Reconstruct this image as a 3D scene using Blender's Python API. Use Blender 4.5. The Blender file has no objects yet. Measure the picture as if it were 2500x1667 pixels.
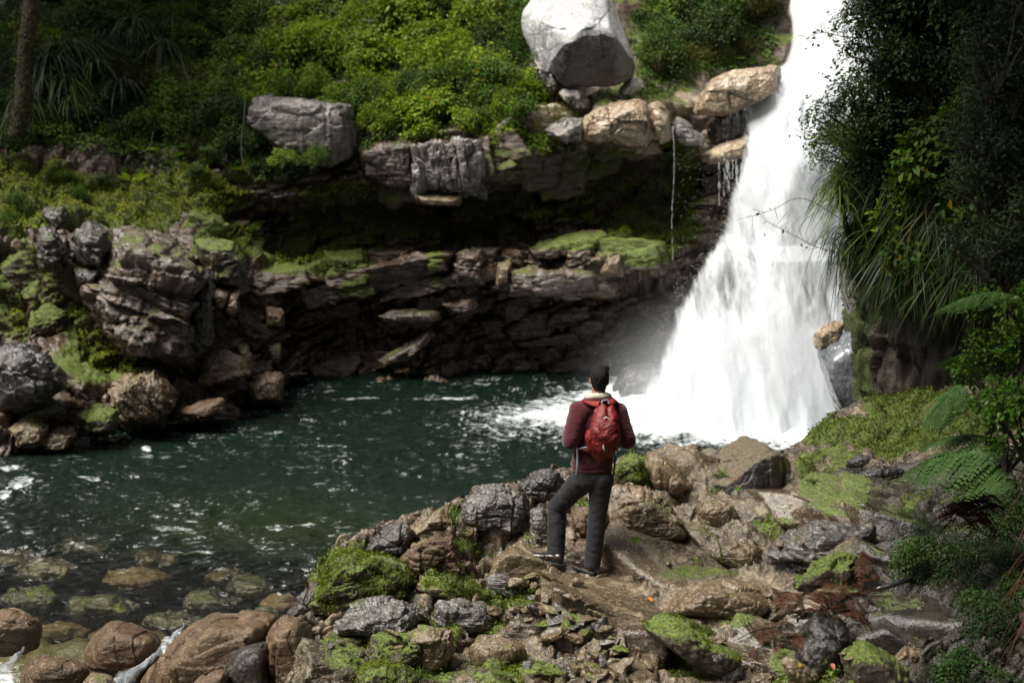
import bpy, bmesh, math, random
import numpy as np
from mathutils import Vector, Matrix, Euler
R = math.radians
SC = bpy.context.scene
COL = SC.collection

# ---------------------------------------------------------------- camera
CAM = np.array([0.0, 0.0, 5.5]); PITCH = R(11); FPX = 3472.0
cd = bpy.data.cameras.new('camera'); cam = bpy.data.objects.new('camera', cd); COL.objects.link(cam)
cam.location = CAM; cam.rotation_euler = (R(90) - PITCH, 0, 0)
cd.sensor_width = 36; cd.lens = 50; cd.clip_end = 600; cd.clip_start = 0.2
cd.dof.use_dof = True; cd.dof.focus_distance = 12.0; cd.dof.aperture_fstop = 1.7
SC.camera = cam
# ---------------------------------------------------------------- light
SUN_EL, SUN_AZ = R(60), R(-112)        # azimuth measured from +Y towards +X
w = bpy.data.worlds.new('World'); SC.world = w; w.use_nodes = True
nt = w.node_tree; bg = nt.nodes['Background']
sky = nt.nodes.new('ShaderNodeTexSky'); sky.sky_type = 'NISHITA'; sky.sun_disc = False
sky.sun_elevation = SUN_EL; sky.sun_rotation = SUN_AZ; sky.air_density = 1.0; sky.dust_density = 3.0; sky.ozone_density = 1.0
hs = nt.nodes.new('ShaderNodeHueSaturation'); hs.inputs['Saturation'].default_value = 0.18
nt.links.new(sky.outputs[0], hs.inputs['Color']); nt.links.new(hs.outputs[0], bg.inputs[0])
bg.inputs[1].default_value = 0.052
sl = bpy.data.lights.new('sun', 'SUN'); so = bpy.data.objects.new('sun', sl); COL.objects.link(so)
sl.energy = 3.5; sl.angle = R(30); sl.color = (1.0, 0.95, 0.86)
sd = Vector((math.sin(SUN_AZ) * math.cos(SUN_EL), math.cos(SUN_AZ) * math.cos(SUN_EL), math.sin(SUN_EL)))
so.rotation_euler = sd.to_track_quat('Z', 'Y').to_euler(); so.location = (0, 0, 30)
SC.view_settings.view_transform = 'Standard'; SC.view_settings.look = 'None'
SC.view_settings.exposure = 1.1; SC.view_settings.gamma = 1.0
try:
    SC.cycles.use_denoising = True; SC.cycles.max_bounces = 7; SC.cycles.transparent_max_bounces = 12
    SC.cycles.diffuse_bounces = 2; SC.cycles.glossy_bounces = 2; SC.cycles.transmission_bounces = 3; SC.cycles.volume_bounces = 1
    SC.cycles.caustics_reflective = False; SC.cycles.caustics_refractive = False
    SC.cycles.sample_clamp_indirect = 6
except Exception: pass

# ---------------------------------------------------------------- pixel <-> world
cpi, spi = math.cos(PITCH), math.sin(PITCH)
def ray(px, py):
    x = (np.asarray(px, float) - 1250) / FPX; y = -(np.asarray(py, float) - 833.5) / FPX
    return np.stack(np.broadcast_arrays(x, cpi + y * spi, y * cpi - spi), -1)
def P(px, py, Y):
    d = ray(px, py); t = np.asarray(Y, float) / d[..., 1]
    return CAM + d * t[..., None]
def W(px, py, z=0.0):
    d = ray(px, py); t = (z - CAM[2]) / d[..., 2]
    return CAM + d * np.asarray(t)[..., None]
def proj(p):
    p = np.asarray(p, float) - CAM
    f = p[..., 1] * cpi - p[..., 2] * spi; u = p[..., 1] * spi + p[..., 2] * cpi
    return 1250 + FPX * p[..., 0] / f, 833.5 - FPX * u / f

# ---------------------------------------------------------------- noise
_rs = np.random.RandomState(1234); _pm = _rs.permutation(1024).astype(np.int32); _pm = np.concatenate([_pm, _pm])
_tv = _rs.rand(1024).astype(np.float32); _t3 = _rs.rand(1024, 3).astype(np.float32)
def _hx(x, y, z, s=0):
    return _pm[(_pm[(_pm[(x + s * 131) & 1023] + y) & 1023] + z) & 1023]
def vnoise(p, s=0):
    p = np.asarray(p, np.float32); i = np.floor(p); f = p - i; f = f * f * f * (f * (f * 6 - 15) + 10); i = i.astype(np.int32)
    x, y, z = i[..., 0], i[..., 1], i[..., 2]; fx, fy, fz = f[..., 0], f[..., 1], f[..., 2]
    a0 = _pm[(x + s * 131) & 1023]; a1 = _pm[(x + 1 + s * 131) & 1023]
    b00 = _pm[(a0 + y) & 1023]; b01 = _pm[(a0 + y + 1) & 1023]; b10 = _pm[(a1 + y) & 1023]; b11 = _pm[(a1 + y + 1) & 1023]
    T = lambda b, k: _tv[_pm[(b + z + k) & 1023]]
    def L(a, b, t): return a + (b - a) * t
    r = L(L(L(T(b00, 0), T(b10, 0), fx), L(T(b01, 0), T(b11, 0), fx), fy), L(L(T(b00, 1), T(b10, 1), fx), L(T(b01, 1), T(b11, 1), fx), fy), fz)
    return r * 2 - 1
def fbm(p, o=4, s=0, g=.5, ridged=False):
    a, t, n = 1.0, 0, 0; q = np.array(p, np.float32)
    for k in range(o):
        v = vnoise(q, s + k * 17)
        if ridged: v = 1 - 2 * np.abs(v)
        t = t + a * v; n += a; a *= g; q = q * 2.03 + 11.3
    return t / n
def worley(p, s=0):
    p = np.asarray(p, np.float32); i = np.floor(p).astype(np.int32); f = p - i
    sh = p.shape[:-1]; d1 = np.full(sh, 9.0, np.float32); d2 = d1.copy(); idv = np.zeros(sh, np.int32)
    # the 27 cells, the ones too far to matter skipped by a cheap 2x2x2 choice of side plus the centre
    ax = [[np.where(f[..., k] < .5, -1, 1), np.zeros(sh, np.int32)] for k in range(3)]
    for dx in ax[0]:
        X = _pm[(i[..., 0] + dx + s * 131) & 1023]
        for dy in ax[1]:
            Y_ = _pm[(X + i[..., 1] + dy) & 1023]
            for dz in ax[2]:
                h = _pm[(Y_ + i[..., 2] + dz) & 1023]; c = _t3[h] * .8 + .1
                d = (f[..., 0] - dx - c[..., 0]) ** 2 + (f[..., 1] - dy - c[..., 1]) ** 2 + (f[..., 2] - dz - c[..., 2]) ** 2
                m = d < d1; d2 = np.where(m, d1, np.minimum(d2, d)); idv = np.where(m, h, idv); d1 = np.where(m, d, d1)
    return np.sqrt(d1), np.sqrt(d2), _tv[idv], idv
def sstep(a, b, x):
    t = np.clip((x - a) / (b - a), 0, 1); return t * t * (3 - 2 * t)
def rotm(rx, ry, rz): return np.array(Euler((R(rx), R(ry), R(rz))).to_matrix())
def blocks(p, size, dip=(0, 0, 0), s=0, crack=.25, tilt=.5):
    """fractured-rock displacement: every cell has its own offset and tilt, cracks between cells"""
    q = (p + fbm(p * 1.3, 2, s + 5)[..., None] * .12) @ rotm(*dip) / np.array(size)
    d1, d2, idv, h = worley(q, s)
    w_ = _t3[h] * 2 - 1; t = ((q * w_).sum(-1)); t = (t - np.round(t)) * tilt * .8 if False else np.tanh(((q - np.floor(q) - .5) * w_).sum(-1)) * tilt * .6
    return (idv - .5) + t - crack * np.exp(-((d2 - d1) / .10) ** 1.5)

# ---------------------------------------------------------------- mesh helpers
def link(o, parent=None):
    COL.objects.link(o)
    if parent is not None: o.parent = parent
    return o
def mesh(name, V, F, mat=None, smooth=True, attrs=None, mats=None, midx=None):
    V = np.asarray(V, np.float32).reshape(-1, 3); me = bpy.data.meshes.new(name)
    if isinstance(F, np.ndarray):
        n, k = F.shape
        me.vertices.add(len(V)); me.vertices.foreach_set('co', V.ravel())
        me.loops.add(n * k); me.loops.foreach_set('vertex_index', F.astype(np.int32).ravel())
        me.polygons.add(n); me.polygons.foreach_set('loop_start', np.arange(0, n * k, k, dtype=np.int32))
        try: me.polygons.foreach_set('loop_total', np.full(n, k, np.int32))
        except Exception: pass
    else:
        me.from_pydata(V.tolist(), [], [list(f) for f in F])
    me.update(calc_edges=True)
    me.polygons.foreach_set('use_smooth', np.full(len(me.polygons), smooth))
    for m in (mats or ([mat] if mat else [])): me.materials.append(m)
    if midx is not None: me.polygons.foreach_set('material_index', np.asarray(midx, np.int32))
    for k_, a in (attrs or {}).items():
        a = np.asarray(a, np.float32); at = me.attributes.new(k_, 'FLOAT', 'POINT'); at.data.foreach_set('value', a.ravel())
    me.validate()
    return me
def obj(name, me, parent=None, loc=None):
    o = bpy.data.objects.new(name, me); link(o, parent)
    if loc is not None: o.location = loc
    return o
def empty(name, loc, rz=0):
    o = bpy.data.objects.new(name, None); link(o); o.location = loc; o.rotation_euler.z = rz; o.empty_display_size = .2; return o
def tag(o, label=None, cat=None, group=None, kind=None):
    if label: o['label'] = label
    if cat: o['category'] = cat
    if group: o['group'] = group
    if kind: o['kind'] = kind
    return o
def gridF(nu, nv):
    i = np.arange(nu * nv).reshape(nu, nv)
    return np.stack([i[:-1, :-1], i[1:, :-1], i[1:, 1:], i[:-1, 1:]], -1).reshape(-1, 4)
def gridN(G):
    du = np.gradient(G, axis=0); dv = np.gradient(G, axis=1); n = np.cross(du, dv)
    return n / (np.linalg.norm(n, axis=-1, keepdims=True) + 1e-9)
def smoothG(A, it=1):
    for _ in range(it):
        B = A.copy(); B[1:-1] = (A[:-2] + 2 * A[1:-1] + A[2:]) / 4; A = B.copy(); A[:, 1:-1] = (B[:, :-2] + 2 * B[:, 1:-1] + B[:, 2:]) / 4
    return A
def tubeVF(pts, rad, n=8, off=0):
    """tube along a polyline; returns V, F(quads)"""
    pts = np.asarray(pts, float); m = len(pts); rad = np.broadcast_to(rad, (m,))
    T = np.gradient(pts, axis=0); T /= np.linalg.norm(T, axis=1, keepdims=True) + 1e-9
    up = np.array([0.31, 0.17, .93]); A = np.cross(T, up); A /= np.linalg.norm(A, axis=1, keepdims=True) + 1e-9; B = np.cross(T, A)
    t = np.linspace(0, 2 * np.pi, n, endpoint=False)
    V = pts[:, None] + rad[:, None, None] * (A[:, None] * np.cos(t)[None, :, None] + B[:, None] * np.sin(t)[None, :, None])
    i = np.arange(m * n).reshape(m, n); j = np.roll(i, -1, 1)
    F = np.stack([i[:-1], i[1:], j[1:], j[:-1]], -1).reshape(-1, 4) + off
    return V.reshape(-1, 3), F
class MB:
    def __init__(s): s.V = []; s.F = []; s.n = 0; s.A = []
    def add(s, V, F, a=0.0):
        V = np.asarray(V, float).reshape(-1, 3); s.V.append(V); s.F.append(np.asarray(F) + s.n); s.n += len(V)
        s.A.append(np.broadcast_to(a, (len(V),)).astype(float))
    def tube(s, pts, rad, n=8, a=0.0):
        V, F = tubeVF(pts, rad, n); s.add(V, F, a)
    def me(s, name, mat, smooth=True): return mesh(name, np.concatenate(s.V), np.concatenate(s.F), mat, smooth, {'rnd': np.concatenate(s.A)})
def curve(pts, n=24):
    """catmull-rom through points"""
    p = np.asarray(pts, float); p = np.vstack([2 * p[0] - p[1], p, 2 * p[-1] - p[-2]]); m = len(p) - 3
    u = np.linspace(0, m, n); i = np.minimum(u.astype(int), m - 1); t = (u - i)[:, None]
    a, b, c, d = p[i], p[i + 1], p[i + 2], p[i + 3]
    return .5 * (2 * b + (c - a) * t + (2 * a - 5 * b + 4 * c - d) * t ** 2 + (3 * b - a - 3 * c + d) * t ** 3)
# ================================================================ materials
def nmat(name):
    m = bpy.data.materials.new(name); m.use_nodes = True; t = m.node_tree; t.nodes.clear(); return m, t
class NB:
    def __init__(s, t): s.t = t
    def n(s, typ, **k):
        nd = s.t.nodes.new(typ)
        for a, v in k.items(): setattr(nd, a, v)
        return nd
    def l(s, a, b): s.t.links.new(a, b)
    def val(s, x, sock):
        if hasattr(x, 'default_value') or hasattr(x, 'links'): s.l(x, sock)
        else: sock.default_value = x
    def math(s, op, a, b=0.0, c=None, clamp=False):
        nd = s.n('ShaderNodeMath', operation=op, use_clamp=clamp); s.val(a, nd.inputs[0]); s.val(b, nd.inputs[1])
        if c is not None: s.val(c, nd.inputs[2])
        return nd.outputs[0]
    def mix(s, f, a, b, blend='MIX'):
        nd = s.n('ShaderNodeMix', data_type='RGBA', blend_type=blend); s.val(f, nd.inputs[0])
        s.val(a if not isinstance(a, tuple) else (*a[:3], 1), nd.inputs[6]); s.val(b if not isinstance(b, tuple) else (*b[:3], 1), nd.inputs[7]); return nd.outputs[2]
    def noise(s, vec, scale, detail=4, rough=.55, dist=0.0):
        nd = s.n('ShaderNodeTexNoise'); s.l(vec, nd.inputs['Vector']); nd.inputs['Scale'].default_value = scale
        nd.inputs['Detail'].default_value = detail; nd.inputs['Roughness'].default_value = rough; nd.inputs['Distortion'].default_value = dist
        return nd.outputs['Fac']
    def ramp(s, f, a, b, lo=0.0, hi=1.0):
        nd = s.n('ShaderNodeMapRange', interpolation_type='SMOOTHSTEP'); s.val(f, nd.inputs[0])
        nd.inputs[1].default_value = a; nd.inputs[2].default_value = b; nd.inputs[3].default_value = lo; nd.inputs[4].default_value = hi
        return nd.outputs[0]
    def coord(s, kind='Object', scale=(1, 1, 1), rot=(0, 0, 0)):
        if kind == 'World': o = s.n('ShaderNodeNewGeometry').outputs['Position']
        else: o = s.n('ShaderNodeTexCoord').outputs[kind]
        if scale == (1, 1, 1) and rot == (0, 0, 0): return o
        mp = s.n('ShaderNodeMapping'); mp.inputs['Scale'].default_value = scale; mp.inputs['Rotation'].default_value = [R(a) for a in rot]
        s.l(o, mp.inputs[0]); return mp.outputs[0]
    def attr(s, name): return s.n('ShaderNodeAttribute', attribute_name=name).outputs['Fac']
    def out(s, surf, vol=None):
        o = s.n('ShaderNodeOutputMaterial')
        if surf is not None: s.l(surf, o.inputs[0])
        if vol is not None: s.l(vol, o.inputs[1])

MOSS_D, MOSS_L = (.026, .042, .006), (.150, .200, .018)
def rock_mat(name, a, b, c, moss=0.0, nz=.3, rough=(.28, .6), strat=None, bump=.5, fine=1.0, mossattr=False, paleattr=None, streak=0.0, mossc=None, spec=.5, scale=1.0, wet=.35):
    """wet mottled rock, tints a/b/c, bedding lines if strat=(rotation), moss on faces that look up"""
    m, t = nmat(name); N = NB(t)
    pos = N.coord('World')
    n1 = N.noise(pos, 1.1 * scale, 5, .6); n2 = N.noise(pos, 5.5 * scale, 6, .65, .4); n3 = N.noise(pos, 34 * scale, 4, .7)
    col = N.mix(N.ramp(n1, .38, .62), a, b)
    col = N.mix(N.ramp(n2, .50, .72), col, c)
    if strat is not None:
        sv = N.coord('World', (1.0, 1.0, 14.0), strat); ns = N.noise(sv, 1.6 * scale, 5, .6, .3)
        col = N.mix(N.math('MULTIPLY', N.ramp(ns, .42, .60), .62), col, tuple(v * .28 for v in a))
        n2b = ns
    else: n2b = n2
    if streak:
        sv = N.coord('World', (6.0, 6.0, .7)); st = N.noise(sv, 1.0, 5, .65)
        col = N.mix(N.math('MULTIPLY', N.ramp(st, .48, .62), streak), col, tuple(v * .12 for v in a))
    col = N.mix(N.math('MULTIPLY', N.ramp(n3, .50, .72), .55), col, tuple(min(1, v * 1.9) for v in c))
    col = N.mix(N.math('MULTIPLY', N.ramp(n3, .48, .30), .5), col, tuple(v * .35 for v in b))
    if paleattr:
        pa, pb = paleattr; pc = N.mix(N.ramp(n2, .38, .62), pa, pb); pc = N.mix(N.math('MULTIPLY', N.ramp(n3, .5, .35), .5), pc, tuple(v * .3 for v in pa))
        col = N.mix(N.ramp(N.math('MULTIPLY_ADD', n1, .5, N.math('ADD', N.attr('pale'), -.25)), .35, .60), col, pc)
    geo = N.n('ShaderNodeNewGeometry'); sx = N.n('ShaderNodeSeparateXYZ'); N.l(geo.outputs['Normal'], sx.inputs[0])
    rough_f = N.ramp(n2, .3, .7, rough[0], rough[1])
    mn = N.noise(pos, 2.6 * scale, 6, .62, .3); mf = N.noise(pos, 42, 3, .7)
    hgt = N.math('MULTIPLY_ADD', n3, .35, n2b); hgt = N.math('MULTIPLY_ADD', N.noise(pos, 120 * fine, 3, .7), .14, hgt)
    if moss > 0 or mossattr:
        v = N.math('MULTIPLY_ADD', sx.outputs[2], nz, N.math('MULTIPLY_ADD', N.math('ADD', mf, -.5), .55, N.math('ADD', mn, .125)))     # ~.6 + nz*up
        if mossattr: v = N.math('ADD', v, N.attr('moss'))
        th = 1.02 - moss * .55
        msk = N.ramp(v, th, th + .10)
        md, ml = mossc or (MOSS_D, MOSS_L)
        mc = N.mix(N.ramp(mf, .35, .68), md, ml); mc = N.mix(N.math('MULTIPLY', N.ramp(n2, .55, .7), .6), mc, (md[0] * 2.2, md[1] * 1.25, md[2]))
        col = N.mix(msk, col, mc); rough_f = N.math('MAXIMUM', rough_f, N.math('MULTIPLY', msk, .85))
        hgt = N.math('MULTIPLY_ADD', N.math('MULTIPLY', msk, mf), .6, hgt)
    bp = N.n('ShaderNodeBump'); bp.inputs['Strength'].default_value = bump; bp.inputs['Distance'].default_value = .035; N.l(hgt, bp.inputs['Height'])
    pr = N.n('ShaderNodeBsdfPrincipled'); N.l(col, pr.inputs['Base Color']); N.val(rough_f, pr.inputs['Roughness'])
    pr.inputs['Specular IOR Level'].default_value = spec; N.l(bp.outputs[0], pr.inputs['Normal'])
    if wet: pr.inputs['Coat Weight'].default_value = wet; pr.inputs['Coat Roughness'].default_value = .12; N.l(bp.outputs[0], pr.inputs['Coat Normal'])
    N.out(pr.outputs[0]); return m
def leaf_mat(name, dark, light, warm=None, rough=.5, trans=.35, spec=.22, cs=1.3):
    m, t = nmat(name); N = NB(t)
    oi = N.n('ShaderNodeObjectInfo').outputs['Random']; r = N.attr('rnd'); pos = N.coord('World')
    cl = N.noise(pos, cs, 3, .6)
    f = N.math('ADD', N.math('MULTIPLY', r, .55), N.math('MULTIPLY', N.ramp(cl, .35, .65), .45))
    f = N.math('ADD', f, N.math('MULTIPLY_ADD', oi, .3, -.15), clamp=True)
    col = N.mix(f, dark, light)
    if warm: col = N.mix(N.ramp(r, .955, .97), col, warm)
    pr = N.n('ShaderNodeBsdfPrincipled'); N.l(col, pr.inputs['Base Color']); pr.inputs['Roughness'].default_value = rough
    pr.inputs['Specular IOR Level'].default_value = spec
    tr = N.n('ShaderNodeBsdfTranslucent'); N.l(N.mix(1.0, col, (1.0, 1.0, .55), 'MULTIPLY'), tr.inputs[0])
    mx = N.n('ShaderNodeMixShader'); mx.inputs[0].default_value = trans; N.l(pr.outputs[0], mx.inputs[1]); N.l(tr.outputs[0], mx.inputs[2])
    N.out(mx.outputs[0]); return m
def plain_mat(name, col, rough=.6, spec=.5, noise=None, bump=0.0, bscale=60, metal=0.0, sheen=0.0, col2=None, cscale=8):
    m, t = nmat(name); N = NB(t); pr = N.n('ShaderNodeBsdfPrincipled'); pos = N.coord('World')
    c = N.mix(N.ramp(N.noise(pos, cscale, 5, .6), .35, .65), col, col2 or tuple(v * .7 for v in col)); N.l(c, pr.inputs['Base Color'])
    pr.inputs['Roughness'].default_value = rough; pr.inputs['Specular IOR Level'].default_value = spec; pr.inputs['Metallic'].default_value = metal
    if sheen: pr.inputs['Sheen Weight'].default_value = sheen
    if bump:
        bp = N.n('ShaderNodeBump'); bp.inputs['Strength'].default_value = bump; bp.inputs['Distance'].default_value = .01
        N.l(N.noise(pos, bscale, 4, .65), bp.inputs['Height']); N.l(bp.outputs[0], pr.inputs['Normal'])
    N.out(pr.outputs[0]); return m

M = {}
M['cliff'] = rock_mat('cliff_rock', (.042, .025, .015), (.088, .058, .036), (.20, .135, .085), paleattr=((.22, .165, .11), (.40, .33, .25)), moss=.28, nz=.42, strat=(0, 9, 0), mossattr=True, bump=.8, rough=(.2, .5))
M['hill'] = rock_mat('hill_soil', (.012, .012, .007), (.016, .015, .009), (.022, .021, .012), moss=.3, nz=.2, rough=(.7, .9), bump=.6, mossc=((.008, .014, .003), (.02, .034, .006)))
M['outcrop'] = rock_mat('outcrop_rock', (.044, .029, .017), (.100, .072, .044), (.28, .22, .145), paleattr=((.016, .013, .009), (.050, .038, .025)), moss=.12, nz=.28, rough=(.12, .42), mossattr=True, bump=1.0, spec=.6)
M['grey'] = rock_mat('grey_wet_rock', (.045, .041, .038), (.10, .092, .082), (.25, .23, .20), moss=.13, nz=.25, rough=(.14, .42), strat=(0, 25, 0), bump=.9, spec=.65)
M['tan'] = rock_mat('tan_rock', (.070, .044, .024), (.130, .092, .055), (.26, .20, .13), moss=.12, nz=.3, rough=(.22, .5), bump=.7)
M['brown'] = rock_mat('brown_boulder', (.060, .031, .014), (.105, .064, .034), (.20, .14, .08), moss=.02, rough=(.30, .60), bump=1.0, spec=.5, scale=1.4)
M['dark'] = rock_mat('dark_rock', (.014, .012, .010), (.030, .026, .022), (.080, .070, .058), moss=.12, nz=.3, rough=(.16, .45), bump=.8, spec=.6)
M['purple'] = rock_mat('purple_brown_rock', (.050, .030, .021), (.092, .064, .050), (.19, .13, .092), moss=.16, nz=.35, rough=(.2, .48), strat=(0, 22, 0), bump=.8, spec=.6)
M['mossy'] = rock_mat('mossy_rock', (.022, .017, .012), (.055, .043, .030), (.14, .115, .08), moss=.55, nz=.35, rough=(.22, .5), bump=.9)
M['block'] = rock_mat('bedrock_blocks', (.044, .028, .016), (.105, .076, .047), (.31, .25, .17), paleattr=((.016, .013, .009), (.055, .045, .032)), moss=.16, nz=.26, rough=(.10, .42), strat=(0, 12, 20), bump=.9, spec=.65, mossattr=True)
M['worn'] = rock_mat('water_worn_bedrock', (.040, .026, .015), (.095, .068, .042), (.26, .205, .14), paleattr=((.016, .013, .009), (.055, .045, .032)), moss=.14, nz=.26, rough=(.08, .36), bump=.7, spec=.8, mossattr=True)
M['wedge'] = rock_mat('wedge_rock', (.020, .018, .017), (.036, .032, .029), (.07, .062, .055), moss=.30, nz=.62, rough=(.2, .45), bump=.8, spec=.6, mossc=((.060, .045, .026), (.17, .135, .085)))
M['pale'] = rock_mat('pale_granite', (.36, .36, .36), (.50, .50, .50), (.66, .65, .63), moss=0, rough=(.35, .6), bump=.6, streak=.35, scale=.6)
M['darkgranite'] = rock_mat('dark_granite', (.020, .018, .017), (.042, .038, .036), (.12, .112, .105), moss=0, rough=(.3, .6), bump=.6, streak=.3, scale=.9)
M['palebrown'] = rock_mat('pale_stained_rock', (.11, .096, .082), (.17, .155, .14), (.27, .245, .22), moss=.05, nz=.2, rough=(.35, .6), bump=.7, streak=.8, scale=.8)
M['orange'] = rock_mat('orange_slab', (.17, .115, .068), (.29, .215, .14), (.55, .47, .36), moss=.02, nz=.2, rough=(.25, .5), bump=.6, scale=.8)
M['polished'] = rock_mat('polished_grey_rock', (.08, .087, .10), (.15, .162, .185), (.26, .28, .31), moss=0, rough=(.14, .32), bump=.3, scale=.8, spec=.8)
M['bed'] = rock_mat('bed_stones', (.035, .025, .012), (.065, .050, .022), (.11, .09, .04), moss=0, rough=(.5, .7), bump=.7)
M['pillar'] = rock_mat('pillar_rock', (.045, .032, .020), (.075, .057, .036), (.115, .09, .06), moss=.62, nz=0.0, rough=(.45, .75), streak=.6, bump=1.0, mossc=((.018, .028, .005), (.085, .115, .016)), mossattr=True)
# ================================================================ cliff (far bank), lofted from profiles
# each station: px, then (py, distance) rows: water, undercut, mid, band bottom, band top, ledge, recess, overhang foot, overhang lip, lip top, slope 1, slope 2, top, beyond
ST = [(-260, [(1160,18.3),(1090,18.8),(960,19.8),(820,20.8),(700,21.5),(600,22.2),(540,22.9),(480,23.6),(430,24.2),(380,24.8),(260,26.2),(120,28),(0,30),(-260,34)]),
      (0,   [(1125,19.4),(1060,19.8),(960,20.6),(820,21.6),(720,22.2),(600,22.9),(540,23.5),(480,24.2),(420,25.0),(370,25.6),(260,26.6),(120,28.4),(0,30),(-260,34)]),
      (250, [(1058,20.6),(1000,20.9),(900,21.7),(820,22.2),(700,22.6),(590,22.9),(540,23.8),(490,24.6),(430,25.3),(370,26.0),(260,27.0),(120,28.8),(0,30.4),(-260,35)]),
      (480, [(1000,21.9),(950,22.3),(880,22.9),(780,23.1),(700,23.0),(590,23.3),(550,24.0),(510,24.4),(450,25.1),(380,25.9),(270,27.0),(120,29),(0,30.5),(-260,35)]),
      (640, [(972,22.9),(920,23.5),(850,24.2),(760,24.4),(680,24.2),(620,24.8),(580,25.6),(535,25.5),(490,24.8),(400,25.0),(300,26.0),(130,28.6),(0,30.5),(-260,35)]),
      (800, [(950,24.0),(910,24.8),(850,25.4),(740,25.2),(670,24.7),(645,25.4),(600,25.7),(540,25.6),(480,24.9),(380,24.9),(330,25.7),(170,28),(0,30),(-260,35)]),
      (1000,[(938,24.5),(905,25.2),(840,25.5),(720,25.3),(650,24.7),(628,25.7),(590,25.8),(500,25.6),(468,25.0),(345,24.9),(310,25.6),(170,27.6),(0,29.6),(-260,35)]),
      (1200,[(940,24.5),(905,25.3),(840,25.7),(720,25.6),(640,24.7),(615,25.6),(580,25.9),(490,25.7),(440,25.3),(350,24.8),(310,25.3),(190,27.2),(0,29.4),(-260,35)]),
      (1400,[(955,24.0),(915,25.2),(850,25.7),(710,25.7),(640,24.5),(590,25.4),(560,25.9),(480,26.0),(400,25.9),(340,25.0),(290,25.2),(235,26.6),(0,29.0),(-260,34)]),
      (1560,[(985,23.4),(930,24.9),(850,25.9),(700,26.0),(640,24.5),(565,25.2),(530,26.2),(450,26.9),(380,26.4),(330,25.3),(250,25.4),(225,26.8),(0,29.4),(-260,34)]),
      (1680,[(1010,22.9),(940,24.6),(850,25.6),(700,26.0),(640,25.1),(560,25.5),(530,26.0),(460,26.5),(400,26.6),(340,26.3),(260,26.3),(200,27.3),(0,29.6),(-260,34)]),
      (1850,[(1050,22.5),(960,24.6),(850,25.6),(740,26.0),(660,26.2),(580,26.4),(530,26.5),(460,26.7),(380,26.9),(340,27.1),(260,27.6),(180,28.6),(0,30.2),(-260,34)]),
      (2200,[(1060,22.0),(960,24.2),(850,25.2),(740,25.8),(660,26.2),(580,26.5),(530,26.7),(460,26.9),(380,27.1),(340,27.3),(260,27.8),(180,28.8),(0,30.4),(-260,34)]),
      (2500,[(1060,20.0),(960,21.2),(850,22.2),(740,22.8),(660,23.2),(580,23.5),(530,23.7),(460,23.9),(380,24.1),(340,24.3),(260,24.8),(180,25.8),(0,27.4),(-260,32)])]
NU, NV = 1050, 560
sx_ = np.array([s[0] for s in ST], float); rows = np.array([s[1] for s in ST], float)      # (S,14,2)
u = np.linspace(-260, 2500, NU)
def cubic_cols(A):           # smooth interpolation between stations
    out = np.empty((NU,) + A.shape[1:]); i = np.clip(np.searchsorted(sx_, u, 'right') - 1, 0, len(sx_) - 2)
    t = (u - sx_[i]) / (sx_[i + 1] - sx_[i]); t = (t * .5 + .5 * t * t * (3 - 2 * t))[:, None, None]
    return A[i] * (1 - t) + A[i + 1] * t
rc = cubic_cols(rows)
rowpos = np.cumsum([0, 40, 45, 55, 50, 45, 45, 50, 50, 60, 45, 60, 60, 60]).astype(float); rowpos *= (NV - 61) / rowpos[-1]
v = np.arange(NV - 60)
CPY = np.stack([np.interp(v, rowpos, rc[k, :, 0]) for k in range(NU)]); CY = np.stack([np.interp(v, rowpos, rc[k, :, 1]) for k in range(NU)])
CY = smoothG(CY, 4)
G = P(u[:, None] + 0 * CPY, CPY, CY)
# foot goes on below the water
foot = G[:, :1]; below = np.stack([foot[:, 0] + np.array([0, -.25, -.32]) * k for k in np.linspace(5, .3, 20)], 1)
top = G[:, -1:]; outw = top[:, 0] - np.array([0, 10, 2.0]); outw = outw / np.linalg.norm(outw, axis=1, keepdims=True)
above = np.stack([top[:, 0] + np.array([0, .55, .75]) * k for k in np.linspace(.3, 14, 40)], 1)
G = np.concatenate([below, G, above], 1)
cpy_full = np.concatenate([np.repeat(CPY[:, :1], 20, 1) + 30, CPY, np.repeat(CPY[:, -1:], 40, 1) - 30], 1)
N0 = smoothG(gridN(G), 6); N0 /= np.linalg.norm(N0, axis=-1, keepdims=True)
if N0[NU // 2, 100, 1] > 0: N0 = -N0
pyf = cpy_full; pxf = np.broadcast_to(u[:, None], pyf.shape)
rocky = sstep(300, 420, pyf + 25 * fbm(G * .8, 3, 3))                     # 1 on bare rock, 0 up on the hillside
leftpart = sstep(640, 420, pxf)
dip = (0, -7, 0)
b1 = blocks(G, (1.7, 1.2, .62), (4, -8, 6), 11, .35, .6); b2 = blocks(G, (.62, .5, .17), (4, -9, 10), 23, .5, .7); b3 = blocks(G, (.22, .22, .07), (0, -10, 0), 37, .5, .7)
bl1 = blocks(G, (.95, .8, .75), (10, 18, 20), 51, .45, .9)
strata = fbm(G @ rotm(0, -9, 0) * np.array([.5, .5, 4.6]), 4, 77)
D = (.42 * b1 * (1 - leftpart) + .42 * bl1 * leftpart) + .20 * b2 + .07 * b3 + .16 * strata * (1 - .5 * leftpart) + .16 * fbm(G * .7, 4, 5)
D = D * rocky + (1 - rocky) * (.5 * fbm(G * .55, 4, 9) + .15 * fbm(G * 2.5, 3, 10)) - .1
G = G + N0 * D[..., None]
Gs = G.copy()
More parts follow.
